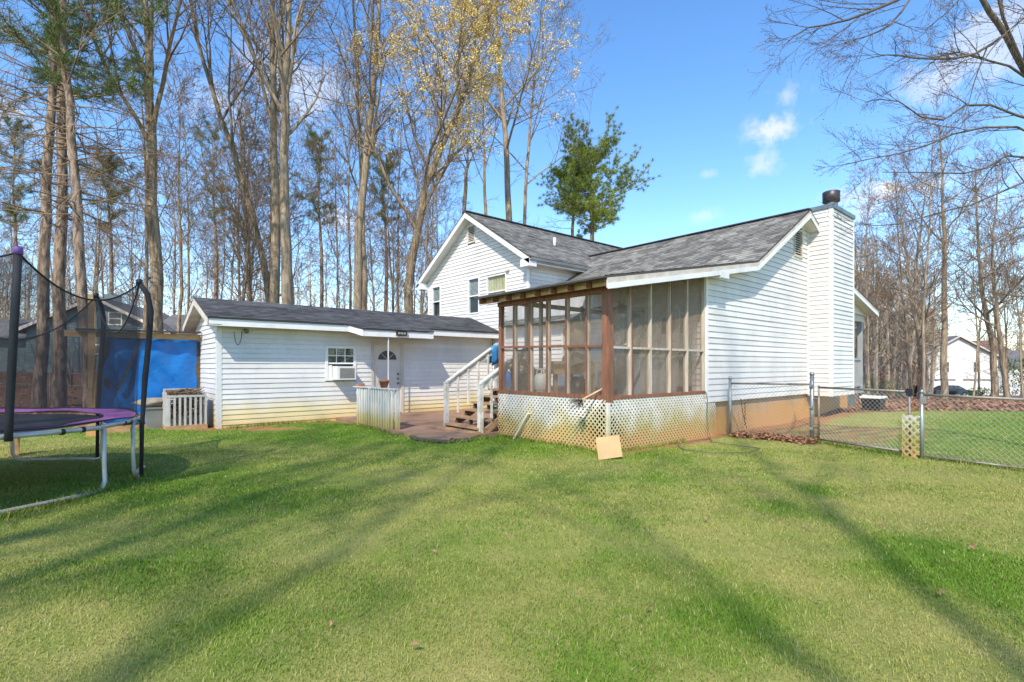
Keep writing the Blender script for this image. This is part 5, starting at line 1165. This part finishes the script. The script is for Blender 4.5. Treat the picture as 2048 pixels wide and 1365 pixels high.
def path_px(pts, d, lean=0):
    """trunk path from measured points; the first lies on the ground"""
    g = ground(pts[0][0], d); out = [g]
    for k, (px, py) in enumerate(pts[1:]): out.append(P(px, py, d + lean * (k + 1)))
    return out
def hero(name, seed, pts, d, wpx, label, leafmat=None, bark='bark', group=None, **k):
    path = path_px(pts, d); r = wpx / 2 * d / F
    T = tree_mesh(seed, path, r, leaf=leafmat if not k.get('pine') else None, **k); return tree_obj(name, T, path[0], label, bark=bark, leafmat=leafmat, group=group)
# --- trees one can tell apart
PINE = dict(pine=True, limbs=26, limb=.13, leafn=24, leafs=.30, top_r=.3)
hero('pine_tree', 11, [(78, 745), (90, 500), (100, 250), (108, -150), (112, -620)], 17.5, 22, 'reddish pine trunk, left one of the three tall pines behind the trampoline', 'needles_dark', 'bark_pine', cs=.52, dead=34, **PINE)
hero('pine_tree', 12, [(118, 752), (122, 500), (126, 200), (124, -150), (120, -600)], 18.5, 23, 'straight grey pine trunk, middle one of the three tall pines behind the trampoline', 'needles_dark', 'bark_pine', cs=.56, dead=22, **PINE)
hero('pine_tree', 13, [(182, 770), (160, 500), (138, 200), (122, -50), (105, -640)], 15.5, 21, 'flaky-barked pine leaning left, right one of the three tall pines behind the trampoline', 'needles_dark', 'bark_pine', cs=.5, dead=30, **PINE)
hero('hardwood_tree', 21, [(316, 720), (312, 560), (300, 250), (292, 0), (280, -500)], 20, 27, 'thick straight bare hardwood trunk between the pines and the shed roof', cs=.42, limbs=13, limb=.26, top_r=.25, elev=(40, 65), rmin=.008)
hero('forked_tree', 22, [(552, 720), (550, 500), (546, 250), (543, 0), (540, -420)], 24, 22, 'tall bare trunk, left of the twin trunks above the middle of the shed roof', 'bud_red', 'bark_pale', cs=.46, limbs=15, limb=.24, top_r=.2, elev=(50, 72), leafn=2, leafs=.045)
hero('forked_tree', 23, [(575, 720), (572, 500), (570, 250), (577, 0), (582, -430)], 23.5, 25, 'tall bare trunk, right of the twin trunks above the middle of the shed roof', 'bud_red', 'bark_pale', cs=.42, limbs=15, limb=.24, top_r=.2, elev=(45, 70), leafn=2, leafs=.045)
hero('leaning_tree', 24, [(552, 725), (535, 560), (490, 380), (430, 200), (385, 30), (360, -120)], 24.5, 16, 'slender bare trunk leaning left away from the twin trunks', 'bud_red', cs=.45, limbs=15, limb=.24, top_r=.2, elev=(45, 75), leafn=2, leafs=.045)
hero('budding_tree', 25, [(712, 720), (716, 520), (735, 300), (752, 100), (765, -120), (770, -300)], 27, 19, 'straight trunk with sparse yellow buds rising behind the right half of the shed roof', 'bud_gold', 'bark_pale', cs=.36, limbs=16, limb=.2, top_r=.15, leafn=3, leafs=.08, leafp=.6, elev=(45, 70))
hero('budding_tree', 26, [(732, 720), (728, 560), (722, 380), (714, 150), (705, -100)], 28.5, 15, 'second slim trunk standing just behind the yellow-budded straight trunk', 'bud_red', 'bark_pale', cs=.45, limbs=13, limb=.2, top_r=.15, leafn=2, leafs=.05, leafp=.5, elev=(45, 70))
hero('yellow_tree', 27, [(815, 720), (818, 600), (835, 450), (868, 330), (915, 220), (955, 110), (985, 10)], 27, 21, 'curving trunk with clouds of golden yellow spring flowers left of the house gable', 'bud_yellow', cs=.3, limbs=22, limb=.26, top_r=.15, kids={1: 7, 2: 5, 3: 4}, leafn=17, leafs=.07, elev=(15, 60))
hero('yellow_tree', 28, [(1020, 720), (1019, 500), (1013, 300), (1000, 120), (985, -60), (980, -160)], 34, 16, 'tall straight trunk with golden yellow crown behind the house ridge', 'bud_yellow', 'bark_pale', cs=.38, limbs=20, limb=.24, top_r=.15, kids={1: 7, 2: 5, 3: 4}, leafn=15, leafs=.085, elev=(20, 65))
hero('budding_tree', 29, [(1055, 720), (1050, 450), (1060, 250), (1075, 120), (1085, -20)], 37, 9, 'pale thin tree with greenish buds right of the golden crown', 'needles', 'bark_pale', cs=.3, limbs=16, limb=.22, leafn=2, leafs=.06, leafp=.6, elev=(15, 55))
hero('slim_tree', 30, [(970, 720), (972, 480), (968, 300), (966, 120)], 36, 10, 'slim bare trunk just left of the straight golden-crowned tree', 'bud_gold', cs=.5, limbs=10, limb=.2, leafn=2, leafs=.05, leafp=.5)
hero('slim_tree', 31, [(925, 720), (930, 400), (935, 320), (940, 150)], 38, 11, 'slim bare trunk above the left slope of the house gable', 'bud_gold', cs=.5, limbs=10, limb=.2, leafn=2, leafs=.05, leafp=.5)
GP = dict(pine=True, top_r=.12)
hero('green_pine', 32, [(1186, 720), (1184, 500), (1183, 410), (1180, 318)], 42, 13, 'bright green pine with full rounded crown above the house roof', 'needles', 'bark_pine', cs=.42, limbs=50, limb=.195, leafn=46, leafs=.30, **GP)
hero('green_pine', 33, [(1140, 720), (1145, 480), (1148, 400), (1148, 340)], 44, 9, 'smaller thin pine close on the left of the bright green pine', 'needles', 'bark_pine', cs=.5, limbs=22, limb=.10, leafn=34, leafs=.36, dead=10, **GP)
for sd, px, top, d, lab in ((34, 640, 280, 44, 'dark green pine crown between bare trunks above the shed roof'), (35, 770, 330, 46, 'small dark green pine behind the yellow-budded trunks'), (36, 430, 260, 48, 'sparse green pine among bare trees above the left half of the shed'), (37, 30, 260, 36, 'dark pine at the far left edge of the woods'), (38, 220, 330, 40, 'ragged dark pine behind the leaning pine trunk')):
    hero('far_pine', sd, [(px, 720), (px + 3, 520), (px - 3, 400), (px, top)], d, 9, lab, 'needles_dark', 'bark_pine', cs=.5, limbs=22, limb=.11, leafn=13, leafs=.38, dead=8, **GP)
hero('hardwood_tree', 41, [(1888, 800), (1889, 650), (1888, 500), (1886, 380), (1880, 250)], 42, 13, 'straight pale bare trunk in front of the white house', 'bud_red', 'bark_pale', cs=.4, limbs=13, limb=.24, leafn=2, leafs=.05, leafp=.5, elev=(0, 50))
hero('hardwood_tree', 42, [(1988, 800), (1985, 700), (1965, 590), (1955, 480), (1950, 330)], 34, 13, 'bent bare trunk at the right corner of the white house', 'bud_red', 'bark', cs=.35, limbs=14, limb=.24, leafn=1, leafs=.05, leafp=.4, elev=(0, 50))
hero('hardwood_tree', 43, [(2016, 815), (2003, 700), (1992, 600), (1985, 500), (2000, 330)], 32, 11, 'slanting bare trunk nearest the right edge, its foot in brown leaves', 'bud_red', 'bark', cs=.35, limbs=14, limb=.24, leafn=1, leafs=.05, leafp=.4, elev=(0, 50))
hero('hardwood_tree', 44, [(1853, 800), (1845, 700), (1825, 610), (1815, 520), (1800, 420)], 40, 11, 'forked bare tree left of the white house gable', 'bud_red', 'bark_pale', cs=.3, limbs=16, limb=.26, leafn=2, leafs=.06, leafp=.5, elev=(10, 55))
hero('hardwood_tree', 45, [(1842, 800), (1838, 690), (1830, 560), (1842, 460), (1850, 380)], 46, 10, 'slender bare tree rising behind the forked tree left of the white house', 'bud_red', 'bark_pale', cs=.35, limbs=14, limb=.24, leafn=2, leafs=.06, leafp=.5, elev=(10, 55))
# --- the overhanging tree at the right edge: limbs reach in from a trunk just out of view
def overhang():
    rr = random.Random(77); d0 = 7.2; g = ground(2230, d0 + .6); T = {'wood': Wood(), 'twig': Wood(), 'leaf': Wood()}
    prm = dict(leaf='bud_red', leafn=2, leafs=.016, leafp=.5, levels=4, kids={1: 8, 2: 6, 3: 4}, wig=.13, lift=-.004, rmin=.002, fork=(18, 42))
    tr_ = smooth_path([g, P(2220, 500, d0 + .5), P(2160, 300, d0 + .3), P(2060, 160, d0), P(2008, 65, d0 - .1), P(1965, 0, d0 - .2), P(1925, -120, d0 - .3), P(1900, -260, d0 - .4)], 18)
    T['wood'].tube(tr_, [.052 * (1 - .55 * k / 18) for k in range(19)], 9)
    def limb(pts, r, dd=0., n=9):
        q = smooth_path([P(x, y, d0 + dz + dd) for x, y, dz in pts], n); rad = [max(.0045, r * (1 - .8 * k / n)) for k in range(n + 1)]; T['wood'].tube(q, rad, 6)
        for k in range(13):
            t = .12 + .88 * (k + rr.random()) / 13; i = min(n - 1, int(t * n)); p = q[i].lerp(q[i + 1], t * n - i); sd_ = (q[i + 1] - q[i]).normalized(); nd = rnd_dir(sd_, math.radians(rr.uniform(16, 46)), rr); nd.z *= .8; nd.normalize()
            ramify(T, p, nd, rr.uniform(.35, 1.05) * (1.1 - .4 * t), max(.0034, rad[i] * .5), 2, rr, prm)
    limb([(1925, -120, -.3), (1850, -30, -.5), (1760, 15, -.7), (1680, 45, -.8), (1610, 58, -.9), (1565, 95, -1.)], .026)
    limb([(1905, -250, -.4), (1850, -60, -.9), (1790, 40, -1.1), (1740, 70, -1.2), (1690, 85, -1.2)], .02)
    limb([(2010, 70, -.1), (1940, 112, -.4), (1850, 118, -.5), (1780, 110, -.7), (1735, 118, -.8)], .02)
    limb([(2130, 260, .2), (2048, 150, .0), (1960, 118, -.2), (1890, 108, -.4), (1800, 180, -.5)], .022)
    limb([(2140, 260, .2), (2045, 235, .1), (1950, 205, -.1), (1870, 245, -.2), (1790, 200, -.3), (1730, 205, -.3)], .022)
    limb([(2170, 330, .3), (2048, 258, .2), (1930, 262, .1), (1830, 300, -.1), (1740, 318, -.2), (1690, 330, -.3)], .02)
    limb([(2200, 420, .4), (2050, 310, .3), (1950, 345, .1), (1850, 345, .0), (1765, 345, -.1)], .02)
    limb([(2200, 420, .4), (2060, 365, .2), (1960, 405, .1), (1880, 425, .0), (1790, 450, -.1), (1730, 450, -.2)], .019)
    limb([(2215, 480, .5), (2060, 450, .4), (1980, 490, .3), (1920, 540, .2), (1850, 580, .2)], .017)
    limb([(2220, 520, .5), (2070, 590, .5), (1990, 585, .4), (1920, 582, .3)], .015)
    limb([(2060, 160, 0), (2000, 20, -.3), (1985, -60, -.4), (1900, 20, -.6), (1850, 60, -.8)], .02)
    limb([(2110, 220, 0), (2075, 40, -.2), (2045, 40, -.3), (1990, 90, -.4), (1930, 180, -.5)], .018)
    tree_obj('overhanging_tree', T, g, 'bare tree just outside the right edge, long twiggy limbs hanging across the sky', bark='twig_near', twig='twig_near', leafmat='bud_red')
overhang()
# --- woods: a few kinds of bare tree, copied and turned; nothing tells the copies apart
GW = 'bare trees of the woods behind the shed'; GR = 'bare trees of the woods beyond the right-hand yard'; LW = 'slender bare tree in the woods behind the shed and trampoline'; LR = 'slender bare tree in the grey woods right of the house'
kinds = []
for k in range(7):
    rr = random.Random(100 + k); H = rr.uniform(15, 21); lean = rr.uniform(-1.2, 1.2)
    path = [V((0, 0, 0)), V((rr.uniform(-.3, .3), rr.uniform(-.3, .3), H * .3)), V((lean * .5, rr.uniform(-.5, .5), H * .65)), V((lean, rr.uniform(-.8, .8), H))]
    red = k in (1, 4)
    T = tree_mesh(100 + k, path, rr.uniform(.085, .15), cs=rr.uniform(.28, .45), limbs=15, limb=.24, elev=(25, 62), top_r=.12, leaf='bud_red' if red else None, leafn=1, leafs=.06, leafp=.5, rmin=.011, stubs=9, sides=7, kids={1: 6, 2: 5, 3: 3}, wig=.2)
    kinds.append(tree_obj('woodland_tree', T, V((0, 0, 0)), LW, bark=('bark', 'bark_pale')[k % 2], leafmat='bud_red' if red else None, group=GW))
used = [False] * 7
def plant(px, d, k, s, rz, label, group):
    o = kinds[k] if not used[k] else copy_tree(kinds[k]); used[k] = True
    o.location = ground(px, d); o.scale = (s, s, s * RNG.uniform(.9, 1.12)); o.rotation_euler = (RNG.uniform(-.03, .03), RNG.uniform(-.03, .03), rz); o['label'] = label; o['group'] = group
rw = random.Random(9); n = 0; spots = []
def free(px, d, gap):
    x, y = c2w((px - CX) / F * d, d)
    if 27 < d < 49 and -260 < px < 470 and d > 31.5: return False     # neighbour houses stand here
    if x > 9.5 and 4 < y < 20 and x < 22: return False
    if x < 12 and 12 < y < 20: return False
    for a, b in spots:
        if (a - x) ** 2 + (b - y) ** 2 < gap * gap: return False
    spots.append((x, y)); return True
while n < 58:
    px, d = rw.uniform(-160, 905), 24 + 46 * rw.random() ** .95
    if free(px, d, 1.5 + d * .012): plant(px, d, rw.randrange(7), rw.uniform(.75, 1.15) if d > 30 else rw.uniform(.55, .85), rw.uniform(0, 6.28), LW, GW); n += 1
n = 0
while n < 44:
    px, d = rw.uniform(1705, 2190), rw.uniform(33, 95)
    if 1850 < px < 2100 and 55 < d < 90: continue
    if px > 1850 and rw.random() < .45: continue
    if free(px, d, 1.8): plant(px, d, rw.randrange(7), rw.uniform(.6, .95), rw.uniform(0, 6.28), LR, GR); n += 1
for px, d in ((1315, 75), (1338, 80), (1470, 85), (1275, 90), (1560, 80), (1590, 74), (1230, 86)): plant(px, d, rw.choice((1, 4)), .85 + .1 * rw.random(), rw.uniform(0, 6.28), 'far bare tree whose twig tips show above the low house ridge', 'far treetops above the house ridge')
# trees behind the photographer: they throw the long shadows over lawn and walls
GS = 'shadow-casting trees behind the viewpoint'; LS = 'tall bare tree behind the viewpoint whose shadow falls across the lawn'
shade = []
for k in range(2):
    T = tree_mesh(60 + k, [V((0, 0, 0)), V((.2, 0, 7)), V((-.2, .3, 14)), V((.3, 0, 21))], .115, cs=.45, limbs=9, limb=.2, elev=(35, 65), leaf=None, kids={1: 5, 2: 3, 3: 2}, rmin=.01, stubs=2, sides=8)
    shade.append(tree_obj('shade_tree', T, V((0, 0, 0)), LS, group=GS))
for i, (xc, zc, s) in enumerate(((-7.6, -13.5, 1.45), (-1.6, -13.5, 1.3), (-10.3, -13.8, 1.4), (-7.2, -15.9, 1.35), (-11.8, -14, 1.4), (-9.0, -14.5, 1.3))):
    o = shade[i] if i < 2 else copy_tree(shade[i % 2]); x, y = c2w(xc, zc); o.location = (x, y, gzf(x, y)); o.scale = (s, s, s); o.rotation_euler = (0, 0, 1.3 * i)
# the far wood closing the horizon: one mass
def far_woods():
    rr = random.Random(4); W = Wood()
    for _ in range(540):
        if rr.random() < .48: px, d = rr.uniform(-350, 1000), rr.uniform(62, 130)
        elif rr.random() < .45: px, d = rr.uniform(1690, 1865), rr.uniform(48, 130)
        else: px, d = rr.uniform(1690, 2350), rr.uniform(112, 150)
        g = ground(px, d); H = rr.uniform(9, 17); top = g + V((rr.uniform(-1, 1), rr.uniform(-1, 1), H)); W.tube([g, g.lerp(top, .5) + V((rr.uniform(-.3, .3), 0, 0)), top], [.17, .12, .03], 4)
        for k in range(17):
            t = .2 + .8 * rr.random(); p = g.lerp(top, t); a = rr.uniform(0, 6.28); e = rr.uniform(.2, 1.2); L = H * rr.uniform(.12, .28) * (1.2 - .6 * t); q = p + V((math.cos(a) * math.cos(e), math.sin(a) * math.cos(e), math.sin(e))) * L; W.tube([p, p.lerp(q, .5) + V((0, 0, -.1 * L)), q], [.05, .035, .015], 3)
            for _k in range(5):
                s = p.lerp(q, rr.uniform(.3, 1)); e_ = s + V((rr.gauss(0, 1), rr.gauss(0, 1), rr.gauss(.7, .7))).normalized() * L * rr.uniform(.25, .55); W.tube([s, e_], [.026, .012], 3)
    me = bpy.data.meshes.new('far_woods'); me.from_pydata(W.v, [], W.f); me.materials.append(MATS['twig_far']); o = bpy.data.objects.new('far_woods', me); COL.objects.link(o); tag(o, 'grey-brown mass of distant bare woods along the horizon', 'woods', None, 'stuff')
far_woods()
# shrubs and low saplings
def shrub(name, px, d, rx, h, n, size, mat, label, seed):
    rr = random.Random(seed); g = ground(px, d); root = thing(name, label, 'shrub', g); W = Wood(); S = Wood()
    for k in range(9):
        a = rr.uniform(0, 6.28); e = g + V((math.cos(a) * rx * .6, math.sin(a) * rx * .6, h * rr.uniform(.5, .9))); S.tube([g, g.lerp(e, .5) + V((0, 0, h * .12)), e], [.03, .02, .008], 4)
    for k in range(n):
        a = rr.uniform(0, 6.28); r = rx * rr.random() ** .5; z = h * rr.uniform(.08, 1); r *= math.sqrt(max(.05, 1 - (z / h - .4) ** 2 * 1.6)); W.leaf(g + V((math.cos(a) * r, math.sin(a) * r, z)), size * rr.uniform(.6, 1.3), rr)
    for nm, w, m in (('stem', S, 'twig'), ('foliage', W, mat)):
        me = bpy.data.meshes.new(nm); me.from_pydata([(x - g.x, y - g.y, z - g.z) for x, y, z in w.v], [], w.f); me.materials.append(MATS[m]); o = bpy.data.objects.new(nm, me); COL.objects.link(o); o.parent = root
shrub('evergreen_shrub', 2052, 44, 2.0, 3.4, 1500, .17, 'shrub_green', 'rounded evergreen shrub at the right edge behind the fence', 1)
shrub('low_shrub', 1960, 46, 1.0, .9, 400, .14, 'shrub_green', 'low green plant in the brown leaves before the white house', 2)
shrub('low_shrub', 1752, 38, 1.6, 1.6, 300, .14, 'shrub_green', 'thin green undergrowth at the edge of the woods behind the front porch', 3)
shrub('beech_sapling', 1818, 44, 1.8, 3.0, 520, .13, 'leaf_brown', 'sapling with clinging red-brown leaves left of the white house', 4)
shrub('beech_sapling', 1778, 50, 2.0, 2.6, 420, .14, 'leaf_brown', 'low russet sapling in the woods just right of the front porch', 5)
shrub('bare_bush', 142, 24, .9, 2.2, 60, .08, 'leaf_brown', 'thin brown bush between the pine trunks before the blue house', 6)

# ------------------------------------------------------------------ grass blades, fallen leaves
def grass():
    rs_ = np.random.RandomState(3); tot = []
    for d0, d1, dens in ((2.1, 4.0, 7600), (4.0, 6.5, 3600), (6.5, 9.5, 1600), (9.5, 13.5, 800), (13.5, 18, 300)):
        n = int(((d1 ** 2 - d0 ** 2) * 1.04 + 2 * (d1 - d0)) * dens); zc = np.sqrt(rs_.uniform(d0 ** 2, d1 ** 2, n)); xc = (zc * 1.04 + 1.0) * rs_.uniform(-1, 1, n); tot.append(np.stack([xc, zc], 1))
    c = np.concatenate(tot); X = c[:, 0] * RT[0] + c[:, 1] * FW[0]; Y = c[:, 0] * RT[1] + c[:, 1] * FW[1]
    lit, clay, dry = zones(X, Y)
    f = np.zeros(len(X))
    for k_ in range(14):
        fr_ = 1.2 * 1.33 ** k_; an = rs_.uniform(0, 6.28); f += np.sin(fr_ * (X * np.cos(an) + Y * np.sin(an)) + rs_.uniform(0, 6.28) + 1.5 * np.sin(fr_ * .6 * (X * np.sin(an) - Y * np.cos(an)))) * (.9 ** k_)
    dry = np.clip(dry + .12 * f, 0, 1)
    keep = (rs_.uniform(0, 1, len(X)) > np.clip(lit * 1.2, 0, .97)) & (rs_.uniform(0, 1, len(X)) > np.clip(clay * 1.25, 0, .98))
    solid = ((X > XP - .02) & (Y > YG + .0) & (Y < 25)) | ((X > XS - .05) & (Y > YS - .02)) | ((X > 5.4) & (Y > 8.6)) | ((X > XB) & (Y > YG)) | ((X > X0c) & (X < X1c) & (Y > Y0c))
    keep &= ~solid; X, Y, dry, zc = X[keep], Y[keep], dry[keep], c[keep, 1]; n = len(X)
    # untrimmed grass along walls, posts and legs
    def line(a, b, m, sp):
        t = rs_.uniform(0, 1, m)[:, None]; return np.array(a)[None] * (1 - t) + np.array(b)[None] * t + rs_.normal(0, sp, (m, 2))
    ed = [line((XP - .05, YG - .05), (XP - .05, YF + .1), 900, .03), line((XP, YG - .06), (9.4, YG - .06), 500, .03), line((XS + .2, YS - .1), (5.4, YS - .1), 800, .05), line((5.43, 10.5), (5.43, 12.6), 700, .03), line((5.35, 8.6), (5.35, 10.3), 400, .05),
          line(FENCE[1], FENCE[2], 700, .05), line(FENCE[2], FENCE[4], 2200, .05), line((5.7, 8.4), (6.6, 8.5), 400, .05)] + [line(p_, p_, 60, .05) for p_ in (FENCE[0], FENCE[1], FENCE[2])]
    for t_ in (2, 19, 41, -25): p_ = (TC.x, TC.y); q_ = c2w(-7 + 2.15 * math.cos(math.radians(t_)), 6.05 + 2.15 * math.sin(math.radians(t_))); ed.append(line(q_, q_, 70, .06))
    for k_ in range(26): q_ = c2w(-7 + 2.18 * math.cos(math.radians(-46 + k_ * 1.9)), 6.05 + 2.18 * math.sin(math.radians(-46 + k_ * 1.9))); ed.append(line(q_, q_, 40, .03))
    ed = np.concatenate(ed); n0 = n; X = np.concatenate([X, ed[:, 0]]); Y = np.concatenate([Y, ed[:, 1]]); dry = np.concatenate([dry, rs_.uniform(.1, .6, len(ed))]); zc = np.concatenate([zc, X[n0:] * FW[0] + Y[n0:] * FW[1]]); n = len(X); tall = np.arange(n) >= n0
    h = .010 + .018 * rs_.uniform(0, 1, n) ** 1.8 + .012 * (1 - dry); h = np.where(tall, .04 + .08 * rs_.uniform(0, 1, n) ** 2, h); wd = (.0016 + .0006 * rs_.uniform(0, 1, n)) * np.clip(zc / 3.2, 1, 2.8)
    a = rs_.uniform(0, 2 * np.pi, n); l = rs_.uniform(.2, 1.1, n) * h; Z = gz(X, Y) - .004
    b = a + np.pi / 2 + rs_.uniform(-.6, .6, n); dx, dy = np.cos(b) * wd, np.sin(b) * wd; lx, ly = np.cos(a) * l, np.sin(a) * l
    p = np.empty((n, 5, 3)); p[:, 0] = np.stack([X - dx, Y - dy, Z], 1); p[:, 1] = np.stack([X + dx, Y + dy, Z], 1)
    p[:, 2] = np.stack([X + dx * .8 + lx * .35, Y + dy * .8 + ly * .35, Z + h * .6], 1); p[:, 3] = np.stack([X - dx * .8 + lx * .35, Y - dy * .8 + ly * .35, Z + h * .6], 1); p[:, 4] = np.stack([X + lx, Y + ly, Z + h], 1)
    i = (np.arange(n) * 5)[:, None]; loops = np.concatenate([i + 0, i + 1, i + 2, i + 3, i + 3, i + 2, i + 4], 1).ravel(); st_ = (np.arange(n)[:, None] * 7 + np.array([[0, 4]])).ravel()
    me = bpy.data.meshes.new('grass'); me.vertices.add(n * 5); me.vertices.foreach_set('co', p.ravel()); me.loops.add(len(loops)); me.loops.foreach_set('vertex_index', loops.astype(np.int32)); me.polygons.add(2 * n); me.polygons.foreach_set('loop_start', st_.astype(np.int32)); me.update(); me.validate()
    mix = np.clip(dry + rs_.normal(0, .26, n), 0, 1)[:, None]; v = rs_.uniform(.82, 1.18, n)[:, None]
    col = ((1 - mix) * np.array([[.12, .245, .014]]) + mix * np.array([[.405, .37, .10]])) * v
    col = np.where((rs_.uniform(0, 1, n) < .03)[:, None], np.array([[.50, .44, .21]]), col)
    rg = np.concatenate([col, np.ones((n, 1))], 1).repeat(5, 0).astype(np.float32); me.color_attributes.new('tint', 'FLOAT_COLOR', 'POINT').data.foreach_set('color', rg.ravel())
    m, nt, N, L = new_mat('grass'); out = N.new('ShaderNodeOutputMaterial'); b_ = N.new('ShaderNodeBsdfPrincipled'); t_ = N.new('ShaderNodeBsdfTranslucent'); ms = N.new('ShaderNodeMixShader'); at = N.new('ShaderNodeAttribute'); at.attribute_name = 'tint'
    b_.inputs['Roughness'].default_value = .6; b_.inputs['Specular IOR Level'].default_value = .25; L.new(at.outputs['Color'], b_.inputs['Base Color']); L.new(at.outputs['Color'], t_.inputs[0]); ms.inputs[0].default_value = .25; L.new(b_.outputs[0], ms.inputs[1]); L.new(t_.outputs[0], ms.inputs[2]); L.new(ms.outputs[0], out.inputs[0])
    me.materials.append(m); o = bpy.data.objects.new('grass', me); COL.objects.link(o); tag(o, 'short green and straw-coloured lawn grass', 'grass', None, 'stuff')
grass()
def leaves():
    rs_ = random.Random(12); W = Wood(); n = 0
    def put(x, y, s, lift=.0):
        z = gzf(x, y) + .012 + lift; a = rs_.uniform(0, 6.28); t = V((rs_.gauss(0, .35), rs_.gauss(0, .35), 1)).normalized(); u = t.cross(V((math.cos(a), math.sin(a), 0))).normalized(); w = t.cross(u); c = V((x, y, z + s * .2)); k = len(W.v)
        W.v += [tuple(c + u * s), tuple(c + w * s * .55 + t * s * .25), tuple(c - u * s), tuple(c - w * s * .55 + t * s * .2)]; W.f.append((k, k + 1, k + 2, k + 3))
    while n < 5200:
        s = rs_.random()
        if s < .4: zc = 15.3 + 24 * rs_.random() ** 1.5; xc = zc * rs_.uniform(.62, 1.1)
        elif s < .72: zc = 15 + 18 * rs_.random() ** 1.3; xc = zc * rs_.uniform(-1.1, -.6)
        else:
            t = rs_.random(); x = FENCE[0][0] + (FENCE[1][0] - FENCE[0][0]) * t + rs_.gauss(-.1, .16); y = FENCE[0][1] - .15 + (FENCE[1][1] - FENCE[0][1]) * t * .98; put(x, y, rs_.uniform(.025, .05), abs(rs_.gauss(0, .035))); n += 1; continue
        x, y = c2w(xc, zc); put(x, y, rs_.uniform(.05, .1)); n += 1
    for k in range(70): zc = rs_.uniform(2.8, 11); x, y = c2w(zc * rs_.uniform(-.95, .8), zc); (x < XP - .2 or y < YG - .2) and y < 13 and put(x, y, rs_.uniform(.012, .026), .02)
    for px, py in ((658, 1068), (1300, 1232), (1885, 1192), (830, 1310), (1410, 1050), (1945, 1108), (520, 975), (300, 1150)): g = onG(px, py); put(g.x, g.y, .035, .03)
    me = bpy.data.meshes.new('fallen_leaves'); me.from_pydata(W.v, [], W.f); me.materials.append(MATS['leaf_brown']); o = bpy.data.objects.new('fallen_leaves', me); COL.objects.link(o); tag(o, 'brown fallen leaves over the ground by the fence and in the woods', 'leaves', None, 'stuff')
leaves()
